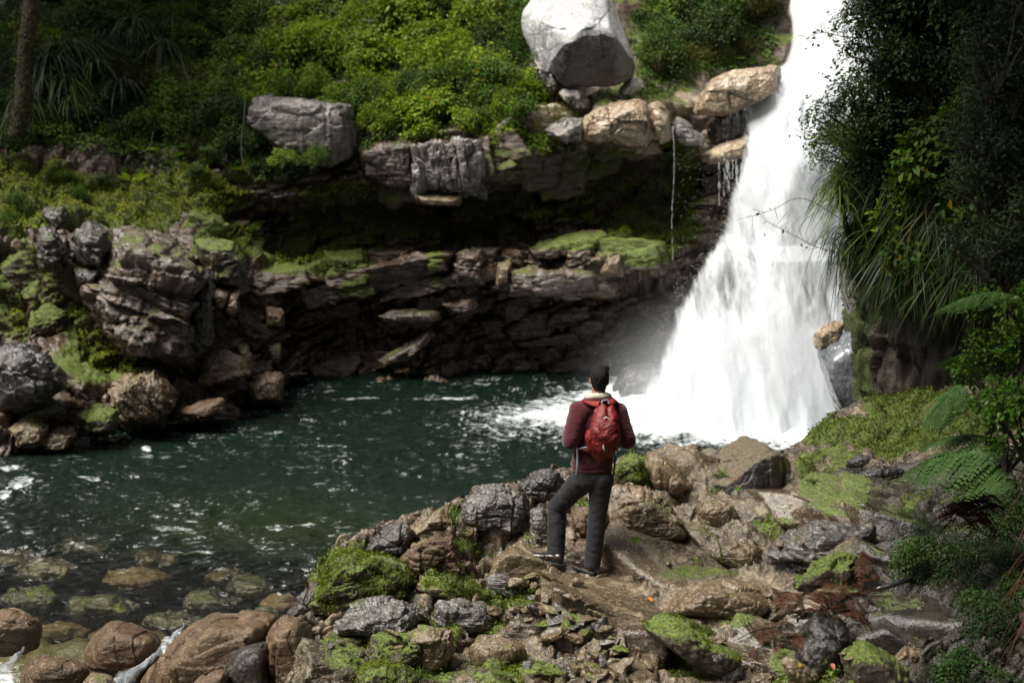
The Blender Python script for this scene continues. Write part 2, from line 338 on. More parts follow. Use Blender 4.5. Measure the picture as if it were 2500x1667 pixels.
# moss: where the photograph has it
CLIFF_MOSS = [(60,480,230,100,.9),(330,490,280,75,.8),(540,600,80,60,.6),(230,760,90,120,.35),(260,880,130,60,.35),(1560,590,110,70,.85),(1400,590,130,22,.6),(1660,420,60,160,.55),
          (1330,500,330,45,.30),(1500,430,140,90,.3),(1660,560,60,40,.8),(900,700,80,30,.4),(760,620,160,60,.36),(1250,400,200,40,.22),(1100,560,200,30,.25),(1060,640,20,60,.5),(860,520,170,90,.36),(1700,60,160,120,.5),(60,700,120,120,.2),(820,640,80,30,.35)]
def spotfield(V, px, py, spots, base, fr):
    m_ = np.full(px.shape, base)
    n_ = fbm(V * fr, 3, 31)
    for (x, y, rx, ry, a) in spots: m_ = np.maximum(m_, a - (a - base) * sstep(.45, 1.3, ((px - x) / rx) ** 2 + ((py - y) / ry) ** 2 + .3 * n_))
    return m_
moss = np.maximum(spotfield(G, pxf, pyf, CLIFF_MOSS, -.35, 2.2), -.35 + .3 * (1 - rocky))
pale = 0 * pxf
def pspot(px, py, rx, ry, a=1.0):
    global pale
    pale = np.maximum(pale, a * (1 - sstep(.5, 1.4, ((pxf - px) / rx) ** 2 + ((pyf - py) / ry) ** 2 + .35 * fbm(G * 2.5, 3, 35))))
for a in [(1490,300,170,50),(1390,320,60,30),(1700,250,70,40),(1800,200,110,40),(1760,360,80,22),(1080,410,100,60,.8),(740,310,150,75,.8),(640,440,80,30,.5),(1400,130,140,100),(1180,655,260,30,.35),(1500,640,60,25,.5)]: pspot(*a)
cl = obj('cliff', mesh('cliff', G.reshape(-1, 3), gridF(*G.shape[:2]), M['cliff'], True, {'moss': moss, 'pale': pale}))
tag(cl, 'dark layered rock cliff with mossy ledges behind the pool', kind='structure')
# make sure faces look at the camera side
def surf(px, py, off=0.0):
    """point on the displaced far bank near a pixel, and its outward normal"""
    i = int(np.clip(round((px + 260) / (2760) * (NU - 1)), 1, NU - 2)); j = 20 + int(np.argmin(np.abs(CPY[i] - py)))
    j = min(max(j, 1), G.shape[1] - 2); n = N0[i, j]
    if n[1] > 0: n = -n
    return G[i, j] + n * off, n

# ================================================================ gorge sides and ground round the place
th = np.linspace(R(-215), R(35), 150); hh = np.linspace(0, 1, 60)
Rr = 19 + 4 * np.sin(th * 2.3); TT, HH = np.meshgrid(th, hh, indexing='ij')
rad = (Rr[:, None] + 13 * HH ** 1.2); hx = 1 + rad * np.cos(TT); hy = 12 + rad * np.sin(TT) * 1.05; hz = -2.5 + 21 * HH ** .9
H = np.stack([hx, hy, hz], -1); H += (fbm(H * .22, 4, 71) * 1.8)[..., None] * np.array([1, 1, .3])
o = obj('hillside', mesh('hillside', H.reshape(-1, 3), gridF(*H.shape[:2]), M['hill'])); tag(o, kind='structure')

# ================================================================ rock outcrop in the foreground
CP = [(723,1488,12.4),(776,1423,12.6),(865,1340,12.8),(983,1290,13.0),(1075,1265,13.2),(1178,1215,13.3),(1300,1180,13.6),(1420,1165,13.8),(1557,1135,14.2),(1690,1150,14.4),(1800,1160,14.6),
      (1963,1105,15.2),(2090,1065,15.6),(2240,1070,15.8),(2400,1060,15.8),
      (1350,1380,11.75),(1430,1387,11.65),(1460,1402,11.5),(1560,1290,12.8),(1560,1350,12.0),(1580,1430,11.4),(1480,1230,13.1),(1700,1330,12.4),(1750,1400,12.0),(1650,1240,13.3),
      (900,1450,11.9),(1100,1450,11.6),(1100,1600,10.4),(850,1600,10.6),(1300,1500,11.1),(1400,1600,10.4),(1300,1667,9.9),(760,1560,11.0),(700,1667,10.2),(620,1640,11.1),
      (1600,1560,10.6),(1800,1667,9.6),(1900,1500,11.0),(2000,1640,9.9),(2100,1450,11.0),(2200,1600,9.9),(2300,1500,10.4),(2400,1400,10.8),(2300,1200,13.0),(2100,1200,13.3),(1950,1300,12.6),(2500,1300,11.0),
      (2500,1600,8.9),(2460,1150,13),(1200,1340,12.3),(1120,1380,12.0),(1500,1480,11.1),(1850,1200,13.6),(2000,1150,14.2)]
C = np.array([P(a, b, c) for a, b, c in CP])
crest = C[:13]; beh = crest + np.array([-.35, .75, 0]); beh[:, 2] = -.7; beh2 = crest + np.array([-1.0, 2.0, 0]); beh2[:, 2] = -1.8
left = np.array([(-2.3, 11.9, -.3), (-2.7, 12.6, -1.2), (-2.6, 11.0, -.5), (-2.7, 10.0, -.7), (-3.6, 11.5, -1.4), (-3.8, 9.8, -1.6), (-2.2, 10.9, .0), (-2.0, 12.6, -.3)])
right = np.array([(5.8, 12, 2.6), (5.6, 14.5, 2.6), (7.5, 13, 5), (7.5, 16, 5), (7.5, 10, 5), (5.0, 10, 2.3), (6.2, 8, 3.2), (5.6, 17, 1.6), (3.5, 17.6, -.8), (8, 18, 4)])
near = np.array([(-3.5, 7.5, .1), (-1, 8.2, 1.0), (1, 8.2, 1.1), (3, 8, 1.3), (0, 6.5, 1.5), (-4, 6, 1), (3, 6.5, 1.8), (5, 6.5, 2.6), (0, 5, 2.1)])
A_ = np.vstack([C, beh, beh2, left, right, near])
def tps(r): return np.where(r > 1e-6, r * r * np.log(r + 1e-9), 0)
n = len(A_); d = np.linalg.norm(A_[:, None, :2] - A_[None, :, :2], axis=-1)
K = np.zeros((n + 3, n + 3)); K[:n, :n] = tps(d) + np.eye(n) * .04; K[:n, n] = 1; K[:n, n + 1:] = A_[:, :2]; K[n, :n] = 1; K[n + 1:, :n] = A_[:, :2].T
wts = np.linalg.solve(K, np.concatenate([A_[:, 2], np.zeros(3)]))
def gz0(x, y):
    s = wts[n] + wts[n + 1] * x + wts[n + 2] * y
    for k in range(n): s = s + wts[k] * tps(np.sqrt((x - A_[k, 0]) ** 2 + (y - A_[k, 1]) ** 2))
    return s
NX, NY = 800, 720
gx = np.linspace(-4.6, 8.4, NX); gy = np.linspace(5.0, 18.2, NY)
X, Y = np.meshgrid(gx, gy, indexing='ij'); Z = gz0(X, Y) - 2.2 * sstep(-2.5, -3.1, X); Z = np.clip(Z, -3.5, 5.5)
B = np.stack([X, Y, Z], -1)
rgh = sstep(4.6, 1.2, X) * .7 + .3
rf1 = blocks(B * np.array([1, 1, .6]), (.95, .60, .5), (0, 0, 28), 101, .35, 1.1); rf2 = blocks(B, (.42, .22, .25), (0, 10, 32), 113, .4, 1.2); rf3 = blocks(B, (.14, .10, .10), (0, 10, 30), 131, .4, 1.1)
pxo, pyo = proj(B)
smooth_zone = sstep(1480, 1650, pxo) * sstep(1650, 1350, pyo) * .75                 # water-worn rock right of the man
path = np.exp(-((pxo - (1500 + (pyo - 1390) * 1.0)) / 80) ** 2) * sstep(1380, 1430, pyo)
cal = np.exp(-((pxo - 1400) / 110) ** 2 - ((pyo - 1385) / 45) ** 2)                # firm footing under the boots
k = (1 - smooth_zone) * (1 - .8 * path) * (1 - .85 * cal)
Z2 = Z + .20 * rf1 * (1 - .6 * cal) * (1 - .75 * smooth_zone) * (1 - .6 * path) + .12 * rf2 * k + .045 * rf3 * k + .10 * fbm(B * 1.1, 4, 91) * (1 - cal) + .02 * fbm(B * 9, 3, 92) - .05 * path
# long water-worn ridges on the right
rg = fbm((B @ rotm(0, 0, -30)) * np.array([.8, 2.6, 1]), 3, 93, ridged=True)
Z2 += .26 * smooth_zone * rg
GO = np.stack([X + .07 * fbm(B * 2.7, 3, 95), Y + .09 * fbm(B * 2.7 + 9, 3, 96) - .10 * rf2 * k, Z2], -1)
OUT_MOSS = [(870,1420,150,70,.5),(1100,1420,80,50,.4),(1230,1450,110,40,.35),(1080,1560,50,120,.35),(860,1590,90,80,.25),(1130,1510,120,30,.28),(1150,1340,160,18,.3),(1400,1240,60,40,.2),(1000,1640,120,30,.25),(1290,1300,60,30,.2),(2030,1190,100,100,.22),(2250,1250,190,140,.06),
          (2130,1075,190,45,.5),(2330,1040,230,60,.4),(2200,1010,120,40,.4),(2180,1400,170,200,.02),(2280,1560,260,160,.02),(1900,1290,60,30,.35),(1560,1160,60,50,.3),(1780,1490,80,50,.35),(1680,1600,70,50,.3),(1250,1640,150,40,.2),(1700,1400,120,20,.15),(2350,1350,150,200,.02),(1960,1640,100,80,.35)]
mo = spotfield(B, pxo, pyo, OUT_MOSS, -.28, 4)
def dark_tone(V):  # weight of a darker colour, growing towards the lower right
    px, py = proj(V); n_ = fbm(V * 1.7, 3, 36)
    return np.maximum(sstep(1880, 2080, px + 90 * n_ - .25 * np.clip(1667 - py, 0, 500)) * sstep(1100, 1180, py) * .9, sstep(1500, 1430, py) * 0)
oc = obj('rocky_ground', mesh('rocky_ground', GO.reshape(-1, 3), gridF(NX, NY), M['outcrop'], True, {'moss': mo, 'pale': dark_tone(B)}))
tag(oc, 'wet brown rock outcrop with moss in its cracks under the man', kind='structure')
def gz(x, y):
    i = np.clip((np.asarray(x) - gx[0]) / (gx[1] - gx[0]), 0, NX - 1.001); j = np.clip((np.asarray(y) - gy[0]) / (gy[1] - gy[0]), 0, NY - 1.001)
    return Z2[i.astype(int), j.astype(int)]
def ground(px, py, zoff=0.0):
    """where the view ray of a pixel meets the outcrop"""
    d = ray(px, py); t = np.linspace(8, 20, 1500); p = CAM + d * t[:, None]
    hit = p[:, 2] < gz(p[:, 0], p[:, 1]) + zoff
    return p[np.argmax(hit)] if hit.any() else p[-1]

# unseen steep bank just outside the picture, added to cut sky light on the right
ty, tz = np.meshgrid(np.linspace(1.5, 18, 120), np.linspace(.6, 11.5, 90), indexing='ij')
tx = .37 * ty + .95 + .22 * (tz - 1.2); Tb = np.stack([tx, ty, tz], -1); Tb[..., 0] += .5 * fbm(Tb * .6, 4, 121) + .12 * fbm(Tb * 2.5, 3, 122)
o = obj('bank', mesh('bank', Tb.reshape(-1, 3), gridF(120, 90), M['hill'])); tag(o, kind='structure')

# near ground under the photographer
nx, ny = np.meshgrid(np.linspace(-9, 9, 90), np.linspace(-9, 5.6, 70), indexing='ij')
nz = np.clip(3.6 - .32 * np.clip(ny, 0, 9) , .5, 4) + .5 * sstep(3, 9, nx) * 2 - 3.5 * sstep(-2.5, -6, nx) * sstep(-4, 3, ny)
nz = nz + .15 * fbm(np.stack([nx, ny, nz], -1), 3, 7)
o = obj('ground', mesh('ground', np.stack([nx, ny, nz], -1).reshape(-1, 3), gridF(90, 70), M['outcrop'], True, {'moss': nx * 0 + .3, 'pale': nx * 0})); tag(o, kind='structure')
# ================================================================ pool bed, pool, falls, mist
bx, by = np.meshgrid(np.linspace(-17, 12, 520), np.linspace(5, 27, 420), indexing='ij')
b0 = np.stack([bx, by, bx * 0], -1); bpx, bpy_ = proj(b0)
deep = sstep(1520, 1120, bpy_ + (bpx - 400) * .02) * sstep(-17, -8, bx)
bz = -.24 - 2.3 * deep - 1.5 * sstep(13.7, 11.2, by) * sstep(-1.2, -2.0, bx)
w1 = blocks(b0, (.8, .5, .5), (0, 0, 20), 201, .35, .5); w2 = blocks(b0, (.32, .24, .3), (0, 0, 20), 211, .35, .5)
bz = bz + .17 * w1 + .09 * w2 + .08 * fbm(b0 * .6, 3, 61)
o = obj('riverbed', mesh('riverbed', np.stack([bx, by, bz], -1).reshape(-1, 3), gridF(520, 420), M['bed'])); tag(o, kind='structure')

FALL = np.array([4.2, 22.8])                              # where the water lands
WX, WY = 1150, 980
gxw = np.linspace(-17, 9.5, WX); gyw = np.linspace(8.2, 26.5, WY); wx, wy = np.meshgrid(gxw, gyw, indexing='ij')
w0 = np.stack([wx, wy, wx * 0], -1); wpx, wpy = proj(w0)
dist = np.hypot((wx - FALL[0]) , (wy - FALL[1]))
wp = np.stack([wx, wy, wx * 0], -1)
wp = wp + np.stack([fbm(wp * .9, 3, 41), fbm(wp * .9 + 7, 3, 42), wx * 0], -1) * .35
near_f = np.exp(-dist / 4.5)
q = wp @ rotm(0, 0, 14)
gust = .75 + .75 * sstep(-.25, .35, fbm(wp * np.array([.5, 1.1, 1]), 3, 52)); amp = (.030 + .10 * near_f) * gust
z = amp * (fbm(q * np.array([1.0, 3.0, 1]), 4, 43, .6, True) * .9 + .55 * fbm(q * np.array([3.0, 9.0, 1]), 3, 44, .6, True)) + .35 * np.exp(-(dist / 1.9) ** 2) * (fbm(wp * 2.0, 3, 46) * .5 + .6)
z = z + .011 * gust * fbm(q * np.array([4.5, 13, 1]), 3, 47, .6, True)
# outflow at the lower left: slides over the sill and drops between the boulders
drop = sstep(12.9, 11.2, wy) * sstep(-1.6, -2.2, wx)
z = z * (1 - .3 * drop) - .42 * drop - .5 * sstep(11.6, 10.4, wy) * sstep(-1.6, -2.2, wx)
sub = lambda px, py, r, h: h * np.exp(-(((wpx - px) / r) ** 2 + ((wpy - py) / (r * .38)) ** 2))
z = z + sub(130, 1590, 120, .10) + sub(150, 1350, 60, .06) + sub(110, 1195, 90, .10) + sub(358, 1108, 30, .09) + sub(215, 1178, 60, .05) + sub(40, 1150, 60, .05)
foam = -.55 + 1.10 * np.exp(-np.maximum(dist - 1.9, 0) / 1.7)
foam += .28 * np.exp(-(((wpx - 1250) / 420) ** 2 + ((wpy - 1040) / 75) ** 2)) + .10 * np.exp(-(((wpx - 1000) / 420) ** 2 + ((wpy - 1150) / 120) ** 2))
foam += .25 * np.exp(-(((wpx - 1330) / 90) ** 2 + ((wpy - 1022) / 16) ** 2))
def fs(px, py, rx, ry, a):
    global foam
    a = a * .16; foam = np.maximum(foam, a - (a + .6) * sstep(.3, 1.4, ((wpx - px) / rx) ** 2 + ((wpy - py) / ry) ** 2 + .5 * fbm(w0 * 3, 3, 48)))
for a in [(358,1108,18,14,.6),(30,1155,60,12,.35),(55,1195,45,16,.5),(220,1177,40,6,.4),(10,1215,25,10,.4),(700,1290,90,9,.18),(470,1355,70,6,.15),(195,1342,50,8,.15),(1080,975,120,8,.2),(1330,985,120,10,.25),(860,975,90,6,.05),(400,1035,60,8,.2),(280,1035,30,8,.25),
          (410,1575,22,26,.55),(360,1630,40,22,.75),(300,1655,50,14,.75),(340,1660,60,10,.8),(5,1640,34,34,.6),(40,1610,16,24,.35),(430,1545,18,10,.2)]: fs(*a)
shal = 1 - sstep(1430, 1130, wpy + 25 * fbm(w0 * .8, 3, 49) - (wpx - 400) * .03)
shore = np.maximum(sstep(1110, 1010, wpy + wpx * .16) * sstep(560, 300, wpx), 0) * 0
emer = np.exp(-(((wpx - 640) / 420) ** 2 + ((wpy - 1330) / 110) ** 2))
m, t = nmat('river_water'); N = NB(t); pos = N.coord('World')
body = N.mix(N.attr('emer'), (.0035, .0100, .0060), (.013, .031, .004))
nb = N.n('ShaderNodeBump'); nb.inputs['Strength'].default_value = .9; nb.inputs['Distance'].default_value = .03
sp1 = N.coord('World', (5.0, 13.0, 5.0), (0, 0, 12)); N.l(N.noise(sp1, 1.0, 4, .6, .4), nb.inputs['Height'])
dif = N.n('ShaderNodeBsdfDiffuse'); N.l(body, dif.inputs[0])
tr = N.n('ShaderNodeBsdfTransparent'); tr.inputs[0].default_value = (.86, .86, .70, 1)
mx = N.n('ShaderNodeMixShader'); N.l(N.math('MULTIPLY', N.attr('shal'), .96), mx.inputs[0]); N.l(dif.outputs[0], mx.inputs[1]); N.l(tr.outputs[0], mx.inputs[2])
gl = N.n('ShaderNodeBsdfGlossy'); gl.inputs['Roughness'].default_value = .19; N.l(nb.outputs[0], gl.inputs['Normal']); gl.inputs[0].default_value = (.82, .86, .9, 1)
lw = N.n('ShaderNodeLayerWeight'); lw.inputs['Blend'].default_value = .5; N.l(nb.outputs[0], lw.inputs['Normal']); frv = N.math('MULTIPLY_ADD', N.math('POWER', lw.outputs['Facing'], 5.0), .96, .03)
mx2 = N.n('ShaderNodeMixShader'); N.l(frv, mx2.inputs[0]); N.l(mx.outputs[0], mx2.inputs[1]); N.l(gl.outputs[0], mx2.inputs[2])
fo = N.n('ShaderNodeBsdfPrincipled'); fo.inputs['Base Color'].default_value = (.80, .85, .87, 1); fo.inputs['Roughness'].default_value = .5
f1 = N.noise(N.coord('World', (2.2, 5.0, 2.2), (0, 0, 12)), 1.3, 6, .68, .9); f2 = N.noise(pos, 13, 4, .7, .5)
ff = N.math('ADD', N.math('MULTIPLY_ADD', f2, .35, f1), N.attr('foam')); fm = N.ramp(ff, .60, 1.02)
mx3 = N.n('ShaderNodeMixShader'); N.l(fm, mx3.inputs[0]); N.l(mx2.outputs[0], mx3.inputs[1]); N.l(fo.outputs[0], mx3.inputs[2]); N.out(mx3.outputs[0])
o = obj('water', mesh('water', np.stack([wx, wy, z], -1).reshape(-1, 3), gridF(WX, WY), m, True, {'foam': foam, 'shal': shal, 'emer': emer}))
tag(o, 'dark green pool under the waterfall', kind='structure')

# ---- waterfall: layered curved sheets
FL = [(-260,2010),(0,1948),(70,1952),(115,1950),(161,1935),(185,1895),(240,1850),(320,1836),(400,1818),(459,1791),(520,1772),(577,1758),(626,1712),(684,1670),(783,1631),(844,1615),(921,1606),(1010,1600),(1120,1590)]
FR = [(-260,2200),(0,2140),(200,2180),(400,2180),(600,2150),(800,2130),(1000,2150),(1120,2160)]
FY = [(-260,29.6),(0,28.2),(160,27.2),(240,26.3),(400,25.4),(600,24.7),(640,24.3),(800,23.5),(950,22.8),(1120,22.1)]
def fall_mat(name, base, stre, white=(.93, .95, .97)):
    m, t = nmat(name); N = NB(t)
    uv = N.n('ShaderNodeCombineXYZ'); N.l(N.attr('u'), uv.inputs[0]); N.l(N.attr('v'), uv.inputs[1])
    n1 = N.n('ShaderNodeTexNoise'); mp = N.n('ShaderNodeMapping'); mp.inputs['Scale'].default_value = (1.0, .22, 1); N.l(uv.outputs[0], mp.inputs[0]); N.l(mp.outputs[0], n1.inputs[0])
    n1.inputs['Scale'].default_value = 3.2; n1.inputs['Detail'].default_value = 9; n1.inputs['Roughness'].default_value = .70; n1.inputs['Distortion'].default_value = .35
    n2 = N.n('ShaderNodeTexNoise'); N.l(mp.outputs[0], n2.inputs[0]); n2.inputs['Scale'].default_value = .7; n2.inputs['Detail'].default_value = 3
    f = N.math('ADD', N.math('MULTIPLY_ADD', n2.outputs[0], .35, n1.outputs[0]), N.attr('dens'))
    a = N.ramp(f, base - stre, base + stre)
    d = N.n('ShaderNodeBsdfDiffuse'); d.inputs[0].default_value = (*white, 1); tl = N.n('ShaderNodeBsdfTranslucent'); tl.inputs[0].default_value = (*white, 1)
    bp = N.n('ShaderNodeBump'); bp.inputs['Strength'].default_value = .18; bp.inputs['Distance'].default_value = .10; N.l(n1.outputs[0], bp.inputs['Height']); N.l(bp.outputs[0], d.inputs['Normal'])
    mw = N.n('ShaderNodeMixShader'); mw.inputs[0].default_value = .4; N.l(d.outputs[0], mw.inputs[1]); N.l(tl.outputs[0], mw.inputs[2])
    tp = N.n('ShaderNodeBsdfTransparent'); mx = N.n('ShaderNodeMixShader'); N.l(a, mx.inputs[0]); N.l(tp.outputs[0], mx.inputs[1]); N.l(mw.outputs[0], mx.inputs[2]); N.out(mx.outputs[0]); return m
def lerp_tab(tab, y): a = np.array(tab, float); return np.interp(y, a[:, 0], a[:, 1])
def fall_sheet(name, dy, grow, mat, seed, dens0, edge=.16):
    nu, nv = 150, 420
    vv = np.linspace(-260, 1115, nv); uu = np.linspace(0, 1, nu); U, V = np.meshgrid(uu, vv, indexing='ij')
    L = lerp_tab(FL, V) - grow; Rt = lerp_tab(FR, V) + grow * .5; Yd = lerp_tab(FY, V)
    k = np.ones(9) / 9; L = np.apply_along_axis(lambda r: np.convolve(np.pad(r, 4, 'edge'), k, 'valid'), 1, L)
    px = L + (Rt - L) * U + 0 * V
    Yd = Yd - dy - .9 * np.sin(np.pi * np.clip(U * 1.1, 0, 1)) ** .7
    S = P(px, V, Yd)
    uw = S[..., 0]; vw = S[..., 2] + .4 * S[..., 1]
    S[..., 1] -= .30 * fbm(np.stack([uw * 1.6, vw * .5, uw * 0 + seed], -1), 3, seed, .5) + .05 * fbm(np.stack([uw * 7, vw * 2.2, uw * 0], -1), 3, seed + 3)
    S[..., 0] += .06 * fbm(np.stack([uw * 2, vw * 1.2, uw * 0 + 3], -1), 3, seed + 5)
    e = sstep(0, edge, U) * sstep(1.0, .95, U)
    dens = dens0 - .75 * (1 - e) + .30 * sstep(520, 250, V) + .45 * sstep(800, 1010, V)
    hole = np.exp(-(((px - 1760) / 85) ** 2 + ((V - 690) / 110) ** 2)); hole2 = np.exp(-(((px - 1985) / 70) ** 2 + ((V - 730) / 100) ** 2)); h3 = np.exp(-(((px - 1990) / 40) ** 2 + ((V - 1020) / 60) ** 2)); h4 = np.exp(-(((px - 1690) / 50) ** 2 + ((V - 760) / 90) ** 2))
    dens = dens - .20 * hole - .17 * hole2 - .20 * h3 - .12 * h4 + .03
    me_ = mesh(name, S.reshape(-1, 3), gridF(nu, nv), mat, True, {'u': uw * 1.0, 'v': vw * 1.0, 'dens': dens})
    return obj(name, me_)
fall = empty('waterfall', (4.2, 23.5, 0)); tag(fall, 'broad white waterfall plunging into the dark green pool', kind='structure')
bpy.context.view_layer.update()
def keep(o, par):
    o.parent = par; o.matrix_parent_inverse = Matrix.Translation(par.location).inverted(); return o
fm1 = fall_mat('white_water', .64, .17, (.70, .73, .76)); fm2 = fall_mat('white_spray', .84, .24, (.72, .75, .78))
keep(fall_sheet('water_sheet', 0, 34, fm1, 301, .16), fall)
keep(fall_sheet('spray_veil', .38, 44, fm2, 322, .06, .40), fall)
keep(fall_sheet('spray_veil', .75, 50, fm2, 343, .04, .5), fall)
# flying drops along the edges
rs = np.random.RandomState(5); nd = 2600
v_ = rs.uniform(300, 1090, nd); side = rs.rand(nd) < .35
pxd = np.where(side, lerp_tab(FL, v_) + rs.normal(0, 1, nd) * (6 + 14 * sstep(500, 1000, v_)) , rs.uniform(1650, 2050, nd)); Yd = lerp_tab(FY, v_) - rs.uniform(.6, 1.6, nd)
dp = P(pxd, v_, Yd); s_ = rs.uniform(.0015, .004, nd) * (1 + rs.rand(nd)); tet = np.array([(0, 0, 1.6), (.8, 0, -.5), (-.5, .7, -.5), (-.5, -.7, -.5)])
dv = dp[:, None] + tet[None] * s_[:, None, None]; df = (np.arange(nd)[:, None, None] * 4 + np.array([(0, 1, 2), (0, 2, 3), (0, 3, 1), (1, 3, 2)])[None]).reshape(-1, 3)
o = obj('spray_drops', mesh('spray_drops', dv.reshape(-1, 3), df, plain_mat('water_drops', (.9, .92, .95), .3))); tag(o, kind='stuff')
# thin trickle falling off the ledge left of the main fall
def trickle(px, y0, y1, Y0, wd, nm='trickle'):
    b = MB(); ys = np.linspace(y0, y1, 40)
    pts = P(px + 3 * np.sin(ys * .02) + rs.normal(0, .6, 40), ys, np.full(40, Y0)); b.tube(pts, wd * (1 + .5 * np.sin(ys * .3)) , 5)
    return b.me(nm, tw_mat)
tw_mat, _t = nmat('thin_water'); _N = NB(_t); _d = _N.n('ShaderNodeBsdfPrincipled'); _d.inputs['Base Color'].default_value = (.7, .74, .76, 1); _d.inputs['Roughness'].default_value = .15
_tp = _N.n('ShaderNodeBsdfTransparent'); _mx = _N.n('ShaderNodeMixShader'); _N.l(_N.ramp(_N.noise(_N.coord('World', (8, 8, 3)), 3, 3), .42, .6), _mx.inputs[0]); _N.l(_tp.outputs[0], _mx.inputs[1]); _N.l(_d.outputs[0], _mx.inputs[2]); _N.out(_mx.outputs[0])
o = obj('trickle', trickle(1643, 300, 640, 24.6, .0045)); tag(o, 'thin trickle of water falling from the tan ledge left of the waterfall', kind='structure')
b = MB()
for _ in range(46):
    px_ = rs.uniform(1765, 1850); y0 = rs.uniform(235, 275); 
    if _ > 26: px_ = rs.uniform(1752, 1830); y0 = rs.uniform(375, 400)
    ys = np.linspace(y0, y0 + rs.uniform(40, 110), 10); b.tube(P(px_ + ys * 0 + rs.normal(0, 1, 10), ys, np.full(10, 25.7 if y0 < 300 else 25.2)), rs.uniform(.004, .011), 4)
o = obj('drips', b.me('drips', tw_mat)); tag(o, kind='stuff')

# white water racing down between the sill boulders
def cascade(name, pts, wd, label, seed):
    c = curve(np.array(pts), 90); T = nrmz_(np.gradient(c, axis=0)); s = nrmz_(np.cross(T, [0, 0, 1.0])); u_ = np.linspace(-1, 1, 26)
    wv = np.interp(np.linspace(0, 1, 90), np.linspace(0, 1, len(wd)), wd)
    V = c[:, None] + s[:, None] * (u_[None, :, None] * wv[:, None, None] * (1 + .5 * fbm(np.stack([np.arange(90) * .13, np.zeros(90), np.zeros(90)], -1), 3, seed))[:, None, None]) + np.array([0, 0, 1.0]) * (.04 * (1 - u_ ** 2))[None, :, None]
    V[..., 2] += .05 * fbm(V * np.array([7, 7, 7]), 4, seed, .6) + .02 * fbm(V * 22, 2, seed + 1); e = 1 - np.abs(u_) ** 3
    dens = -.02 - .7 * (1 - np.broadcast_to(e, V.shape[:2])); cl_ = np.arange(90)[:, None] / 90. + 0 * u_[None]
    o = obj(name, mesh(name, V.reshape(-1, 3), gridF(90, 26), fm3, True, {'u': V[..., 0] * 4, 'v': V[..., 2] * 5 + cl_ * 2, 'dens': dens})); tag(o, label, kind='structure'); return o
nrmz_ = lambda a: a / (np.linalg.norm(a, axis=-1, keepdims=True) + 1e-9)
fm3 = fall_mat('cascade_water', .66, .30, (.50, .55, .58))
cascade('cascade', [P(452, 1528, 12.3), P(432, 1552, 12.0), P(405, 1580, 11.75), P(375, 1610, 11.5), P(335, 1640, 11.3), P(290, 1670, 11.1), P(240, 1700, 10.9)], [.02, .035, .045, .06, .08, .11, .15], 'white cascade racing between the two big brown boulders', 71)
cascade('cascade', [P(60, 1590, 12.1), P(35, 1610, 11.9), P(10, 1640, 11.7), P(-20, 1680, 11.4)], [.03, .06, .10, .14], 'white water spilling at the lower left corner', 81)
# mist hanging round the foot of the fall
bm = bmesh.new(); bmesh.ops.create_icosphere(bm, subdivisions=3, radius=1); me = bpy.data.meshes.new('mist'); bm.to_mesh(me); bm.free()
m, t = nmat('mist_air'); N = NB(t); tc = N.coord('Object'); ln = N.n('ShaderNodeVectorMath', operation='LENGTH'); N.l(tc, ln.inputs[0])
fall_o = N.math('POWER', N.ramp(ln.outputs['Value'], 1.0, .0), 2.2); dn = N.math('MULTIPLY', fall_o, N.ramp(N.noise(tc, 2.2, 3), .25, .75, .3, 1.0))
pv = N.n('ShaderNodeVolumePrincipled'); pv.inputs['Color'].default_value = (.94, .96, 1, 1); N.l(N.math('MULTIPLY', dn, 2.4), pv.inputs['Density']); pv.inputs['Anisotropy'].default_value = .1
N.out(None, pv.outputs[0]); me.materials.append(m)
try: m.cycles.volume_step_rate = 3
except Exception: pass
o = obj('mist', me, loc=(3.9, 21.9, .5)); o.scale = (3.6, 2.0, 2.2); tag(o, kind='stuff')
